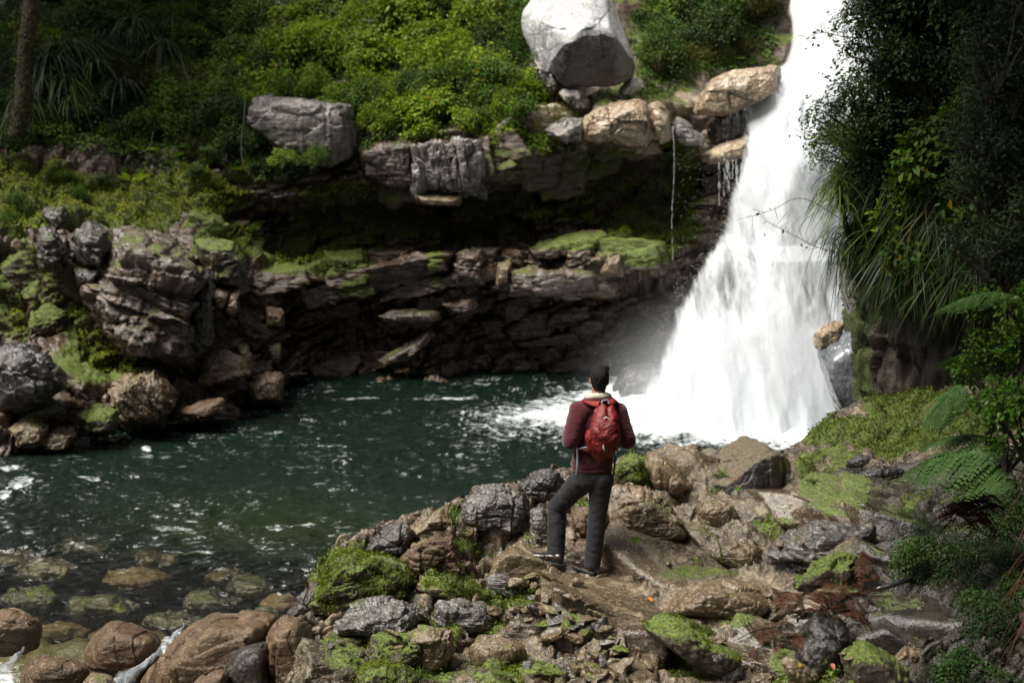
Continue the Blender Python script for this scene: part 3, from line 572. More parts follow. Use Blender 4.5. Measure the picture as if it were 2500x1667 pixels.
# ================================================================ rocks
def ico_dirs(n):
    bm = bmesh.new(); bmesh.ops.create_icosphere(bm, subdivisions=n, radius=1)
    V = np.array([v.co for v in bm.verts]); F = np.array([[v.index for v in f.verts] for f in bm.faces]); bm.free(); return V, F
ICO = {5: ico_dirs(5), 6: ico_dirs(6), 7: ico_dirs(7)}
def hull_planes(q):
    bm = bmesh.new(); [bm.verts.new(p) for p in q]; bmesh.ops.convex_hull(bm, input=bm.verts[:]); bm.normal_update()
    pl = []
    for f in bm.faces:
        n_ = np.array(f.normal); h = float(n_ @ np.array(f.verts[0].co))
        if h < 0: n_, h = -n_, -h
        if h > 1e-3: pl.append((*n_, h))
    bm.free(); return np.array(pl)
def rock_me(name, pts, mat, seed=0, soft=16, rough=1.0, res=6, dip=(0, 0, 0), layered=False, base=None, cut=12):
    pts = np.asarray(pts, float); lo, hi = pts.min(0), pts.max(0); c = (lo + hi) / 2; s = (hi - lo) / 2 + 1e-3
    q0 = (pts - c) / s; pl = hull_planes(q0); D_, F_ = ICO[res]; rc_ = np.random.RandomState(seed)
    if cut:        # knock corners off along flat faces
        dn_ = rc_.normal(0, 1, (cut, 3)); dn_ /= np.linalg.norm(dn_, axis=1, keepdims=True); sup = (q0 @ dn_.T).max(0); pl = np.vstack([pl, np.hstack([dn_, (sup * rc_.uniform(.78, .93, cut))[:, None]])])
    soft = soft * 1.7
    g = np.maximum(D_ @ pl[:, :3].T / pl[:, 3], 0); mx_ = g.max(1, keepdims=True)
    r = 1 / (mx_[:, 0] * ((g / mx_) ** soft).sum(1) ** (1 / soft))
    V = c + D_ * r[:, None] * s
    L = float(np.cbrt(np.prod(s * 2))); q = V + seed * 3.17
    nrm = D_ * s.mean() / s; nrm /= np.linalg.norm(nrm, axis=1, keepdims=True)
    sz = (.55 * L, .5 * L, (.16 if layered else .42) * L)
    d = (.13 if layered else .10) * blocks(q, sz, dip, seed, .12, 1.0) + .035 * blocks(q, tuple(v * .36 for v in sz), dip, seed + 5, .15, 1.0) + .075 * fbm(q * 1.6 / L, 4, seed + 9, .55) + .022 * fbm(q * 9 / L, 3, seed + 12) + .010 * fbm(q * 26 / L, 3, seed + 14, .6, True)
    V = V + nrm * (d * L * rough)[:, None]
    if base is not None: V = V - base
    return mesh(name, V, F_, mat)
M['mossless'] = rock_mat('river_stone_rock', (.030, .022, .014), (.060, .044, .028), (.11, .085, .055), rough=(.2, .5), bump=.6)
NROCK = 0; ROCKC = []
def rock(label, out, mat, Y=None, t=None, shift=(0, 14), cat='rock', name='rock', front=.6, back=.7, extra=None, onc=False, group=None, sink=0, pts3=None, **k):
    global NROCK; NROCK += 1
    out = np.array(out, float); c = out.mean(0); out = c + (out - c) * (1.09 if k.get('cut', 12) > 6 else 1.03); ROCKC.append((c[0], c[1], np.ptp(out[:, 0]) * .5, np.ptp(out[:, 1]) * .5)); wpx = np.ptp(out[:, 0]); hpx = np.ptp(out[:, 1])
    if Y is None:
        i = np.argsort(-out[:, 1])[:3]; gp = [ground(*(out[j])) for j in i]; Yg = float(np.median([g[1] for g in gp]))
        tt = t or .85 * min(wpx, hpx * 1.4) * Yg / FPX; Y = Yg + tt * .30
    tt = t or .85 * min(wpx, hpx * 1.4) * Y / FPX
    mid = P(out[:, 0], out[:, 1], np.full(len(out), Y))
    if pts3 is not None: pts3 = np.array([P(a, b, Y + dy) for a, b, dy in pts3])
    fr = c + (out - c) * front + np.array(shift); frp = P(fr[:, 0], fr[:, 1], np.full(len(out), Y - tt * .5))
    bk = c + (out - c) * back; bkp = P(bk[:, 0], bk[:, 1], np.full(len(out), Y + tt * .55))
    bot = mid[np.argsort(mid[:, 2])[:3]] - np.array([0, 0, .08 + sink])
    pts = np.vstack([mid, frp, bkp, bot] + ([np.array([P(a, b, Y + dy) for a, b, dy in extra])] if extra else []))
    if pts3 is not None: pts = pts3
    b0_ = np.array([pts[:, 0].mean(), pts[:, 1].mean(), pts[:, 2].min()])
    me_ = rock_me(name, pts, M[mat], seed=NROCK * 7 + 3, base=b0_, **k)
    o = obj(name, me_, loc=b0_); tag(o, label, cat, group); return o
SIL = dict(front=.72)
# ---- foreground outcrop
rock('dark knobbly rock on the crest just behind the man\'s left knee', [(1251,1193),(1270,1172),(1340,1143),(1372,1150),(1385,1210),(1330,1222),(1285,1218)], 'dark', rough=1.2)
rock('big pale grey rugged rock on the crest left of the man', [(1121,1238),(1152,1212),(1178,1193),(1266,1195),(1288,1222),(1296,1265),(1270,1300),(1160,1290),(1122,1268)], 'grey', res=7, rough=1.25, soft=20)
rock('low rock with a dry brown fern on top at the water side', [(998,1293),(1029,1262),(1075,1245),(1092,1258),(1124,1281),(1121,1318),(1014,1316)], 'tan', rough=1.2)
rock('small block beside the green grass tuft on the crest', [(1088,1285),(1128,1280),(1160,1290),(1150,1320),(1092,1318)], 'tan')
rock('charcoal pointed rock at the water above the mossy knob', [(884,1335),(914,1304),(983,1279),(1010,1310),(1008,1345),(930,1352)], 'dark', rough=1.1)
rock('brown wedge rock with a dark hollow under its top edge', [(972,1358),(1025,1330),(1100,1318),(1132,1352),(1128,1405),(1075,1430),(1012,1396)], 'brown', shift=(4, 4), front=.8, rough=1.1, res=7)
rock('large rock knob overgrown with bright green moss at the water', [(730,1480),(770,1425),(815,1362),(865,1335),(910,1345),(960,1372),(1000,1410),(968,1452),(880,1490),(780,1505)], 'mossy', res=7, shift=(-5, 25), rough=1.1)
rock('smooth grey egg-shaped stone on top of the mossy knob', [(905,1378),(938,1360),(975,1366),(1010,1400),(990,1422),(930,1415)], 'dark', soft=7, rough=.6, shift=(-4,10))
rock('black wet rock at the foot of the mossy knob', [(700,1496),(735,1458),(775,1420),(792,1450),(770,1500),(725,1520)], 'dark', rough=1.1)
rock('flat pale slab under the man\'s left boot', [(1188,1410),(1209,1360),(1258,1328),(1330,1352),(1398,1392),(1400,1440),(1330,1462),(1250,1452)], 'tan', Y=12.0, shift=(-8, 16), t=.75, front=.85, soft=26, rough=.55, res=7)
rock('silvery wet slab split off below the man\'s slab', [(1185,1405),(1215,1398),(1300,1428),(1292,1452),(1250,1448),(1190,1425)], 'grey', t=.35, front=.85, rough=.6)
rock('long grey rock band running left from below the slab', [(870,1492),(965,1448),(1040,1470),(1060,1520),(1010,1560),(880,1560),(800,1530)], 'grey', res=7, t=.8, rough=1.2)
rock('blocky purple-grey rock in the middle of the outcrop', [(1062,1470),(1130,1462),(1200,1480),(1212,1530),(1150,1545),(1075,1535)], 'grey', rough=1.1, soft=24)
rock('tan boulder with a smooth domed top near the bottom edge', [(1136,1582),(1159,1557),(1217,1545),(1285,1562),(1300,1598),(1262,1640),(1155,1640)], 'tan', soft=7, rough=.45, res=7)
rock('rough brown rock left of the domed tan boulder', [(1000,1545),(1040,1530),(1090,1545),(1100,1600),(1060,1640),(1000,1620)], 'tan', rough=1.2)
rock('tan lump in the lower left of the outcrop', [(905,1560),(960,1538),(1030,1545),(1045,1590),(1000,1640),(920,1630)], 'mossy', rough=1.1)
rock('moss-topped rock at the bottom edge of the outcrop', [(860,1650),(900,1620),(980,1625),(1010,1660),(1000,1710),(870,1710)], 'mossy')
rock('mossy rock right of the man below his backpack', [(1500,1148),(1516,1124),(1557,1110),(1578,1131),(1585,1195),(1540,1215),(1505,1190)], 'mossy', rough=1.1)
rock('pale rounded horn of rock behind the mossy one', [(1568,1140),(1588,1105),(1608,1103),(1650,1140),(1690,1180),(1660,1215),(1590,1200)], 'tan', soft=9, rough=.6, t=1.0)
rock('broad rounded ledge with a black hollow right of the man\'s knee', [(1478,1262),(1520,1226),(1590,1232),(1655,1270),(1700,1320),(1660,1345),(1560,1335),(1490,1310)], 'tan', soft=9, rough=.7, res=7, t=.9, shift=(0,-18), front=.7)
rock('ribbed rock ridge behind the man\'s right leg', [(1480,1215),(1500,1185),(1560,1180),(1625,1215),(1660,1260),(1600,1270),(1500,1250)], 'tan', rough=1.0, soft=12)
rock('brown rock seen between the man\'s legs', [(1395,1290),(1400,1240),(1440,1225),(1490,1260),(1490,1320),(1440,1345)], 'brown', rough=.9, res=6)
rock('smooth wet grey rock left of the man\'s shin', [(1290,1240),(1330,1238),(1352,1290),(1340,1330),(1300,1310)], 'grey', rough=.6, soft=8)
rock('big slanted wedge boulder with a black face on the crest', [(1694,1172),(1765,1098),(1814,1071),(1868,1068),(1908,1088),(1924,1117),(1936,1201),(1914,1235),(1868,1256),(1830,1248),(1765,1212)], 'wedge', Y=13.9, res=7, soft=45, rough=.35, cut=4,
     pts3=[(1690,1170,.0),(1765,1092,.35),(1816,1066,.5),(1872,1066,.4),(1912,1086,-.05),(1768,1186,-.55),(1840,1128,-.45),(1900,1096,-.35),(1926,1118,.1),(1940,1205,.0),(1916,1240,-.3),(1868,1262,-.5),(1822,1254,-.6),(1768,1215,-.5),(1720,1200,.1),(1940,1240,.7),(1730,1150,.8),(1800,1270,.3)])
rock('small tan boulder on the smooth ledge near the grass stalk', [(1728,1352),(1772,1323),(1858,1330),(1874,1362),(1832,1386),(1785,1380)], 'tan', soft=9, rough=.55)
rock('pair-topped rounded rock below the wedge boulder', [(1700,1235),(1740,1212),(1790,1225),(1810,1262),(1770,1290),(1710,1280)], 'tan', soft=8, rough=.6)
rock('domed rock with moss on its lower side right of the path', [(1600,1490),(1677,1425),(1753,1402),(1868,1432),(1912,1484),(1890,1530),(1791,1515)], 'tan', soft=8, rough=.6, res=7, t=.9)
rock('long slanting ridge with green moss at the bottom centre', [(1560,1520),(1620,1490),(1720,1540),(1815,1600),(1815,1650),(1740,1650),(1640,1590)], 'mossy', rough=.9, res=6)
rock('grey moss-flecked rock above the brown fern litter', [(1944,1418),(2002,1362),(2095,1352),(2102,1440),(2021,1458)], 'mossy', rough=.9)
rock('layered grey rock below the mossy bank', [(1885,1352),(1940,1292),(2040,1278),(2140,1290),(2120,1335),(2020,1372),(1930,1398)], 'grey', t=1.0, rough=1.0, layered=True)
rock('speckled rock propped over the black hollow at the lower right', [(2071,1480),(2097,1459),(2174,1482),(2150,1518),(2124,1547),(2078,1543)], 'grey', rough=1.1)
rock('dark green mossy block at the lower right', [(1940,1570),(1994,1505),(2045,1520),(2078,1556),(2060,1640),(2010,1690),(1955,1680)], 'dark', shift=(0,8), rough=.8, t=.7)
rock('slanting mossy boulder at the bottom right', [(2055,1590),(2112,1558),(2170,1590),(2250,1670),(2230,1700),(2070,1700)], 'mossy', rough=.7, t=.7)
rock('small tan block between dark rocks at the lower right', [(2178,1604),(2205,1576),(2256,1586),(2230,1620)], 'tan', rough=.7, soft=30)
rock('green cushion-moss mound on the far right crest', [(1955,1110),(2000,1075),(2060,1052),(2130,1056),(2190,1080),(2200,1115),(2080,1140)], 'mossy', soft=6, rough=.45, Y=14.9, t=1.2, res=7)
for a_, lb in [([(2060,1128),(2090,1108),(2140,1112),(2150,1135),(2080,1148)], 'small smooth dark stone step on the mossy bank'),
               ([(2015,1165),(2050,1140),(2110,1142),(2125,1172),(2030,1182)], 'shiny brown stone step left of the fern'),
               ([(2095,1160),(2140,1132),(2200,1138),(2215,1168),(2120,1182)], 'shiny dark stone step beside the fern tips')]:
    rock(lb, a_, 'dark', soft=8, rough=.7, shift=(0, 4))
rock('flat stone flake on the bottom edge', [(1795,1645),(1830,1635),(1890,1640),(1880,1665),(1815,1675)], 'tan', t=.3, rough=.6)
rock('rounded grey cobble at the bottom edge', [(1752,1640),(1775,1618),(1812,1625),(1815,1660),(1765,1668)], 'grey', soft=8, rough=.6)
rock('olive boulder with a cobble lying against it', [(1705,1630),(1735,1602),(1780,1605),(1790,1650),(1730,1660)], 'mossy', rough=.7)
rock('sloping stone flake behind the yellow leaf', [(1905,1600),(1940,1605),(2000,1650),(1990,1680),(1935,1650)], 'tan', t=.3, rough=.7)
# ---- boulders at the sill, lower left
rock('brown pear-shaped boulder with water racing past its right side', [(205,1582),(230,1526),(268,1497),(306,1505),(398,1540),(408,1560),(370,1612),(329,1645),(290,1655),(222,1622)], 'brown', Y=12.0, t=1.0, soft=8, rough=.28, res=7, sink=.4, cut=5)
rock('large golden brown boulder with a long crack', [(345,1660),(420,1570),(452,1526),(524,1487),(628,1487),(674,1500),(660,1560),(597,1590),(551,1650),(459,1690)], 'brown', Y=11.6, t=1.2, soft=12, rough=.42, res=7, sink=.4, cut=8)
rock('dark grey rounded boulder between two brown ones', [(540,1650),(574,1588),(643,1547),(665,1600),(660,1690),(560,1700)], 'dark', Y=10.9, t=.8, soft=9, rough=.5, sink=.3)
rock('tall rust-streaked boulder where the outcrop meets the stream', [(643,1590),(653,1526),(689,1490),(758,1500),(775,1570),(770,1700),(650,1700)], 'brown', Y=11.0, t=.9, soft=12, rough=.5, res=7, sink=.3)
rock('low stone wedged under the dark boulder', [(480,1665),(520,1640),(550,1630),(545,1700),(480,1700)], 'brown', Y=10.6, t=.5, sink=.2)
rock('flat brown rock washed over by the stream', [(50,1620),(100,1582),(165,1590),(220,1618),(210,1660),(120,1690),(60,1670)], 'brown', Y=11.6, t=.9, soft=8, rough=.4, res=7, sink=.3)
rock('tan rock at the stream edge below the pear-shaped boulder', [(205,1665),(225,1632),(275,1645),(290,1690),(210,1700)], 'tan', Y=11.1, t=.6, soft=8, rough=.5, sink=.2)
rock('reddish rock breaking the water at the left edge', [(-30,1500),(10,1480),(55,1488),(92,1512),(60,1535),(-30,1540)], 'brown', Y=12.6, t=.6, soft=8, rough=.5, sink=.2)
# ---- stones in the shallows, just under or breaking the surface
for (px, py, w_, h_, dz, lb) in [(110,1352,75,20,-.03,'reddish submerged stone far left in the shallows'),(200,1300,70,16,-.08,'brown stone under the ripples at the upper end of the shallows'),(330,1378,80,20,-.12,'olive submerged stone in the middle of the shallows'),(520,1430,75,18,-.10,'flat submerged slab right of the middle of the shallows'),
        (250,1445,90,22,-.08,'long brown stone under water above the pear-shaped boulder'),(610,1395,60,16,-.14,'small olive stone deep in the green water'),(430,1478,80,18,-.05,'dark stone awash just above the big golden boulder'),(75,1425,70,20,-.06,'dark submerged stone near the left edge'),(640,1475,60,20,-.03,'brown stone at the waterline beside the outcrop'),
        (150,1500,70,18,-.05,'low stone awash left of the pear-shaped boulder'),(560,1370,50,12,-.16,'tiny pale stone deep under the ripples'),(20,1330,60,16,-.05,'dark stone under water at the left picture edge'),(380,1330,60,14,-.14,'brownish stone in the deeper green water'),(690,1440,50,20,-.02,'dark wet stone against the foot of the mossy knob')]:
    c_ = W(px, py, dz); o_ = rock(lb, [(px - w_, py), (px - w_ * .6, py - h_), (px + w_ * .3, py - h_ * 1.1), (px + w_, py - h_ * .2), (px + w_ * .7, py + h_), (px - w_ * .5, py + h_)], ['brown', 'dark', 'mossless'][(px // 10) % 3], Y=float(c_[1]) + .15, t=.55, soft=16, rough=1.3, cut=14, cat='stone', name='river_stone', res=5); o_.location.z -= .17
# ---- far left bank
rock('huge purple-brown fractured rock face on the left bank', [(224,730),(262,684),(299,586),(364,590),(440,624),(496,655),(482,714),(462,780),(470,880),(400,870),(291,850),(250,830)], 'purple', Y=22.0, t=2.2, res=7, soft=26, rough=1.0, layered=True, dip=(0, 22, 0), shift=(-6, 8), front=.8)
rock('slim dark slab leaning on the right of the big rock face', [(452,790),(485,700),(508,668),(520,700),(512,820),(490,905),(448,900)], 'dark', Y=22.0, t=1.0, rough=.9, layered=True, dip=(0, 70, 0))
rock('dark upright block set in the moss at the upper left', [(184,625),(190,572),(218,545),(262,556),(274,615),(244,658)], 'dark', Y=22.2, t=1.0, soft=24, rough=.8)
rock('small dark rock higher up in the left moss slope', [(103,512),(118,502),(154,503),(170,546),(136,552)], 'dark', Y=23.2, t=.7, rough=.8)
rock('dark block under the upright one', [(182,655),(240,660),(236,685),(190,684)], 'dark', Y=22.0, t=.6)
rock('grey stepped block left of the upright dark one', [(96,570),(130,560),(155,600),(150,650),(100,640)], 'dark', Y=22.2, t=.9, layered=True)
rock('reddish block above the big fractured face', [(288,552),(320,548),(356,566),(350,586),(292,580)], 'purple', Y=22.9, t=.6)
rock('very dark boulder at the water on the far left', [(-20,850),(50,830),(100,850),(145,883),(160,935),(128,976),(23,990),(-20,990)], 'dark', Y=20.0, t=1.2, res=6, soft=10, rough=.8)
rock('pale grained boulder by the dark gap at the water', [(262,945),(320,915),(386,900),(415,921),(443,970),(400,1016),(306,1032),(266,995)], 'tan', Y=20.9, t=1.2, res=7, soft=12, rough=.8, dip=(0, 50, 0), layered=True)
rock('small grey stone left of the grained boulder', [(159,934),(191,920),(212,932),(186,962)], 'purple', Y=20.3, t=.5)
rock('brown boulder overhanging the dark gap at the water', [(486,912),(501,875),(555,854),(597,865),(614,908),(574,928),(478,940)], 'tan', Y=21.9, t=.9, rough=.7, soft=12)
rock('cracked tan rock at the waterline right of the gap', [(610,936),(651,904),(687,915),(685,966),(612,976)], 'tan', Y=22.6, t=.8, rough=1.1)
rock('flat wet red-brown rock at the mouth of the gap', [(440,1000),(490,975),(545,968),(555,1000),(478,1018)], 'brown', Y=21.0, t=.7, soft=9, rough=.5)
rock('square tan block on the bank above the waterline', [(650,749),(694,752),(696,793),(650,785)], 'tan', Y=24.0, t=.5, soft=30, rough=.6)
rock('upright narrow block under the square tan one', [(657,842),(688,838),(682,885),(655,882)], 'purple', Y=23.8, t=.4, soft=30, rough=.6)
rock('mossy-capped block right of the big fractured face', [(478,590),(500,582),(576,584),(603,650),(584,690),(505,688)], 'mossy', Y=22.8, t=1.0, rough=1.0)
rock('tan tooth of rock under the mossy-capped block', [(515,720),(535,700),(560,712),(545,750),(515,748)], 'tan', Y=22.6, t=.5)
rock('second tan tooth leaning right under the mossy-capped block', [(545,760),(562,712),(583,706),(578,745),(560,770)], 'tan', Y=22.6, t=.5)
rock('leaning splinter of rock by the gap', [(582,845),(602,838),(620,900),(612,908)], 'tan', Y=22.5, t=.3, soft=30)
for i_, (a_, lb) in enumerate([([(20,1045),(70,1020),(120,1035),(110,1075),(30,1085)], 'orange-tan rock at the left waterline'), ([(90,1070),(140,1040),(190,1052),(170,1085),(100,1100)], 'rounded orange rock right at the left waterline'),
        ([(-30,1090),(30,1070),(90,1095),(60,1135),(-30,1140)], 'orange rock at the left picture edge by the water'), ([(190,1010),(240,985),(290,1000),(280,1045),(200,1055)], 'mossy rock between orange rocks and grained boulder'),
        ([(40,1000),(100,975),(160,985),(150,1020),(60,1030)], 'mossy tan rock under the very dark boulder')]):
    rock(lb, a_, 'tan' if i_ < 3 else 'mossy', Y=19.9 + .1 * i_, t=.7, rough=1.0)
# ---- high ledges of the far bank
pb = rock('big pale granite boulder with a dark lower face perched above the cliff', [(1275,30),(1290,8),(1343,-40),(1470,-40),(1500,60),(1523,111),(1546,157),(1541,186),(1508,214),(1380,216),(1350,180),(1300,135),(1275,80)], 'pale', Y=26.0, res=7, soft=26, rough=.16, cut=3,
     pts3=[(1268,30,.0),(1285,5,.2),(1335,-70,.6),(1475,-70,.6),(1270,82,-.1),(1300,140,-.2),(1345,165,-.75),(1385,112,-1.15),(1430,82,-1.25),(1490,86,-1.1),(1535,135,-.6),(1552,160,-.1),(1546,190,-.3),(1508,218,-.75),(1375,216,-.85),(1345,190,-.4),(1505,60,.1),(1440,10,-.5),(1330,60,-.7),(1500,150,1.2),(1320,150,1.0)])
pb.data.materials.append(M['darkgranite']); nf_ = len(pb.data.polygons); ce = np.empty(nf_ * 3, np.float32); pb.data.polygons.foreach_get('center', ce); ce = ce.reshape(-1, 3) + np.array(pb.location); fx_, fy_ = proj(ce)
arc = np.interp(fx_, [1335, 1345, 1375, 1425, 1470, 1500, 1530, 1552], [185, 150, 112, 86, 82, 92, 125, 160]) + 9 * fbm(ce * 4, 3, 8); pb.data.polygons.foreach_set('material_index', ((fy_ > arc) & (fx_ > 1338)).astype(np.int32))  # faces below the arc take the darker granite
rock('small white stone under the pale boulder', [(1363,224),(1375,216),(1420,217),(1443,258),(1414,260),(1385,240)], 'palebrown', Y=25.3, t=.5, rough=.5)
rock('small pale stone tucked under the right of the boulder', [(1508,220),(1542,186),(1560,200),(1550,224)], 'pale', Y=25.8, t=.5, rough=.5)
rock('pale rock beside the perched boulder in the leaves', [(1300,140),(1345,150),(1368,205),(1350,230),(1318,190)], 'palebrown', Y=25.7, t=.8, rough=.9)
rock('long tan ledge block under the perched boulder', [(1420,330),(1440,286),(1520,249),(1580,246),(1604,300),(1580,350),(1500,345)], 'orange', Y=25.0, t=1.2, res=7, soft=12, rough=.7, shift=(0,6))
rock('white broken block at the left of the tan ledge', [(1336,315),(1385,291),(1428,284),(1430,338),(1370,335)], 'palebrown', Y=25.0, t=.8, rough=.9)
rock('reddish rounded end of the tan ledge', [(1585,250),(1612,250),(1636,280),(1640,330),(1612,345),(1590,300)], 'orange', Y=24.9, t=.7, soft=10, rough=.35)
rock('white-veined knob above the trickle', [(1642,300),(1656,286),(1680,300),(1722,335),(1715,345),(1670,345),(1645,335)], 'palebrown', Y=25.3, t=.6, rough=1.1)
rock('sunlit orange slab slanting up to the waterfall', [(1694,268),(1726,199),(1784,174),(1902,160),(1895,225),(1830,240),(1768,236),(1742,278)], 'orange', Y=26.0, t=1.3, res=7, soft=14, rough=.6, shift=(0,8), front=.8)
rock('black wet rock under the orange slab', [(1725,300),(1775,245),(1850,240),(1850,320),(1790,345),(1735,345)], 'dark', Y=26.2, t=1.0, rough=1.0)
rock('thin tan ledge lapped by the waterfall', [(1712,378),(1770,350),(1832,334),(1835,372),(1780,385),(1730,388)], 'orange', Y=25.6, t=.8, rough=.7)
rock('broad pale stained slab among shrubs at the upper left', [(601,250),(640,235),(708,228),(800,262),(872,268),(890,360),(815,392),(719,380),(662,330),(604,297)], 'palebrown', Y=25.5, t=2.2, res=7, soft=26, rough=.7, front=.8, shift=(0, 10))
rock('grey block of cliff face with pale streaks', [(1000,352),(1060,344),(1120,342),(1172,350),(1178,460),(1140,470),(1010,462)], 'palebrown', Y=24.9, t=1.2, res=7, soft=30, rough=.9, front=.9, shift=(0,0), dip=(0, 80, 0), layered=True)
rock('brown-grey block left of the streaked grey one', [(890,378),(930,360),(1002,352),(1005,455),(950,450),(890,430)], 'purple', Y=25.1, t=1.2, rough=.9, soft=26, front=.9, shift=(0,0))
rock('narrow pointed grey fin under the leaves', [(1190,420),(1215,368),(1232,380),(1228,425)], 'palebrown', Y=24.9, t=.5)
rock('flat stone lip under the grey cliff block', [(1005,468),(1130,474),(1128,492),(1020,490)], 'tan', Y=24.6, t=.8, rough=.5)
rock('long slab of rock in the middle of the lower ledge', [(1255,665),(1300,655),(1450,668),(1450,695),(1330,712),(1252,706)], 'purple', Y=24.2, t=1.1, res=6, soft=26, rough=.7, front=.9, shift=(0,0), layered=True)
rock('rounded upright stone on the mossy ledge', [(1463,662),(1485,622),(1515,620),(1520,665)], 'tan', Y=24.3, t=.5, rough=.8)
rock('brown block on the ledge left of the long slab', [(1105,615),(1180,608),(1185,680),(1110,685)], 'purple', Y=24.5, t=.7, rough=1.0, layered=True)
rock('split tan block on the ledge nearer the middle', [(1215,640),(1250,632),(1250,680),(1212,690)], 'tan', Y=24.4, t=.5)
rock('dark triangular rock jutting out of the lower cliff', [(1080,735),(1160,720),(1165,745),(1100,755)], 'purple', Y=24.6, t=.6)
rock('long narrow brown ledge low on the cliff', [(918,880),(990,840),(1060,800),(1065,815),(990,870),(925,890)], 'purple', Y=24.6, t=.6, rough=1.0)
rock('pale ledge fragments left on the lower cliff', [(925,765),(960,755),(1070,755),(1075,772),(960,775)], 'purple', Y=24.5, t=.5, rough=1.0)
rock('wet brown shelf at the foot of the cliff', [(1080,948),(1150,938),(1240,938),(1300,948),(1240,962),(1120,960)], 'mossless', Y=24.4, t=1.0, rough=.8, soft=10)
rock('dark wet shelf beside the foot of the waterfall', [(1480,960),(1530,900),(1600,890),(1625,960),(1600,1000),(1500,995)], 'dark', Y=23.6, t=1.2, rough=.9)
# ---- right: polished rock, pillar
rock('tan upper rock behind the hanging grass beside the fall', [(2046,620),(2080,560),(2200,540),(2200,780),(2080,800),(2052,700)], 'palebrown', Y=18.6, t=1.4, soft=12, rough=.5)
rock('orange-capped knob jutting into the waterfall', [(1984,820),(2000,800),(2035,780),(2060,785),(2055,835),(2000,848)], 'orange', Y=18.4, t=.7, rough=.6)
rock('smooth water-polished grey rock against the waterfall', [(1984,842),(2010,835),(2050,800),(2110,790),(2130,900),(2110,1060),(2090,1040),(2045,1008),(2010,930)], 'polished', Y=18.3, t=1.4, res=7, soft=7, rough=.18, cut=3)

# leaning mossy rock pillar of the right wall: a lofted column
def pillar():
    ys = np.linspace(-200, 1120, 420); u_ = np.linspace(-.25, 1.25, 300); U, V = np.meshgrid(u_, ys, indexing='ij')
    Lp = np.interp(V, [-200, 150, 300, 430, 620, 800, 1000, 1120], [2230, 2230, 2160, 2140, 2085, 2085, 2102, 2120]); Rp = 2620
    px = Lp + (Rp - Lp) * np.maximum(U, 0) + 40 * np.minimum(U, 0); bul = np.sqrt(np.clip(1 - ((np.clip(U, 0, 1) * 2.0 - .62) ** 2) * .9, 0, 1)) if False else np.sin(np.clip(U * 2.2, 0, np.pi / 2))
    Yd = 17.0 - 1.5 * bul + 3.0 * np.clip(-U, 0, 1) * 4 - 2.2 * np.clip(U - .5, 0, 1) - .9 * sstep(800, 500, V)
    S = P(px, V, Yd); n_ = smoothG(gridN(S), 4); n_ *= np.sign(-n_[..., 1:2] + 1e-9)
    fl = fbm(S * np.array([3.2, 3.2, .45]), 4, 401, .55, True); d = .16 * fl + .14 * blocks(S, (.8, .6, 1.5), (0, 8, 0), 403, .4, .6) + .05 * fbm(S * np.array([12, 12, 2.5]), 3, 405)
    S = S + n_ * d[..., None]; pxs = px
    mo_ = .10 - .55 * np.exp(-((pxs - 2200 - (V - 850) * .1) / 55) ** 2) * sstep(760, 830, V) + .12 * np.exp(-((pxs - 2120) / 60) ** 2)
    return S, mo_
S_, mo_ = pillar(); S_ = S_
o = obj('rock_wall', mesh('rock_wall', S_.reshape(-1, 3), gridF(*S_.shape[:2]), M['pillar'], True, {'moss': mo_})); tag(o, 'moss-draped rock wall rising at the right of the pool', kind='structure')

# ---- bedrock blocks: angular joint-bounded lumps of the outcrop and of the cliff, part of the ground itself
def slab_field(name, specs, mat, seed, resn, parent_label, amp=1.0, mossv=None):
    r_ = np.random.RandomState(seed); D_, F_ = (ico_dirs(resn) if resn not in ICO else ICO[resn]); Vs, Ns, off, Fs = [], [], 0, []
    for (c, dm, rot) in specs:
        pl = []
        for k_ in range(3):
            for sg in (-1, 1): n_ = np.eye(3)[k_] * sg + r_.normal(0, .16, 3); n_ /= np.linalg.norm(n_); pl.append((*n_, r_.uniform(.78, 1.0)))
        for _ in range(7): n_ = r_.normal(0, 1, 3); n_ /= np.linalg.norm(n_); pl.append((*n_, r_.uniform(.95, 1.25)))
        pl = np.array(pl); g = np.maximum(D_ @ pl[:, :3].T / pl[:, 3], 0); m_ = g.max(1, keepdims=True); r = 1 / (m_[:, 0] * ((g / m_) ** 40).sum(1) ** (1 / 40))
        Rr_ = rotm(*rot); V = (D_ * r[:, None] * np.array(dm)) @ Rr_.T + c; nn_ = (D_ / np.array(dm)); nn_ /= np.linalg.norm(nn_, axis=1, keepdims=True); Vs.append(V); Ns.append(nn_ @ Rr_.T); Fs.append(F_ + off); off += len(V)
    V = np.concatenate(Vs); Nn = np.concatenate(Ns); V = V + Nn * (amp * (.035 * blocks(V, (.22, .2, .10), (0, 12, 25), seed, .2, 1.0) + .016 * blocks(V, (.08, .08, .04), (0, 12, 25), seed + 3, .2, 1.0) + .03 * fbm(V * 3, 4, seed)))[:, None]
    at = {'moss': np.full(len(V), -.12) if mossv is None else mossv(V)}
    if mat.name.startswith(('bedrock', 'water_worn')): at['pale'] = dark_tone(V)
    if mat.name.startswith('cliff'): at['pale'] = np.zeros(len(V)) + np.interp(proj(V)[1], [240, 360, 400], [1, .8, 0]) * (proj(V)[0] > 1300)
    o = obj(name, mesh(name, V, np.concatenate(Fs), mat, True, at)); tag(o, kind='structure'); return o
r_ = np.random.RandomState(31); sp = []
sp2 = []
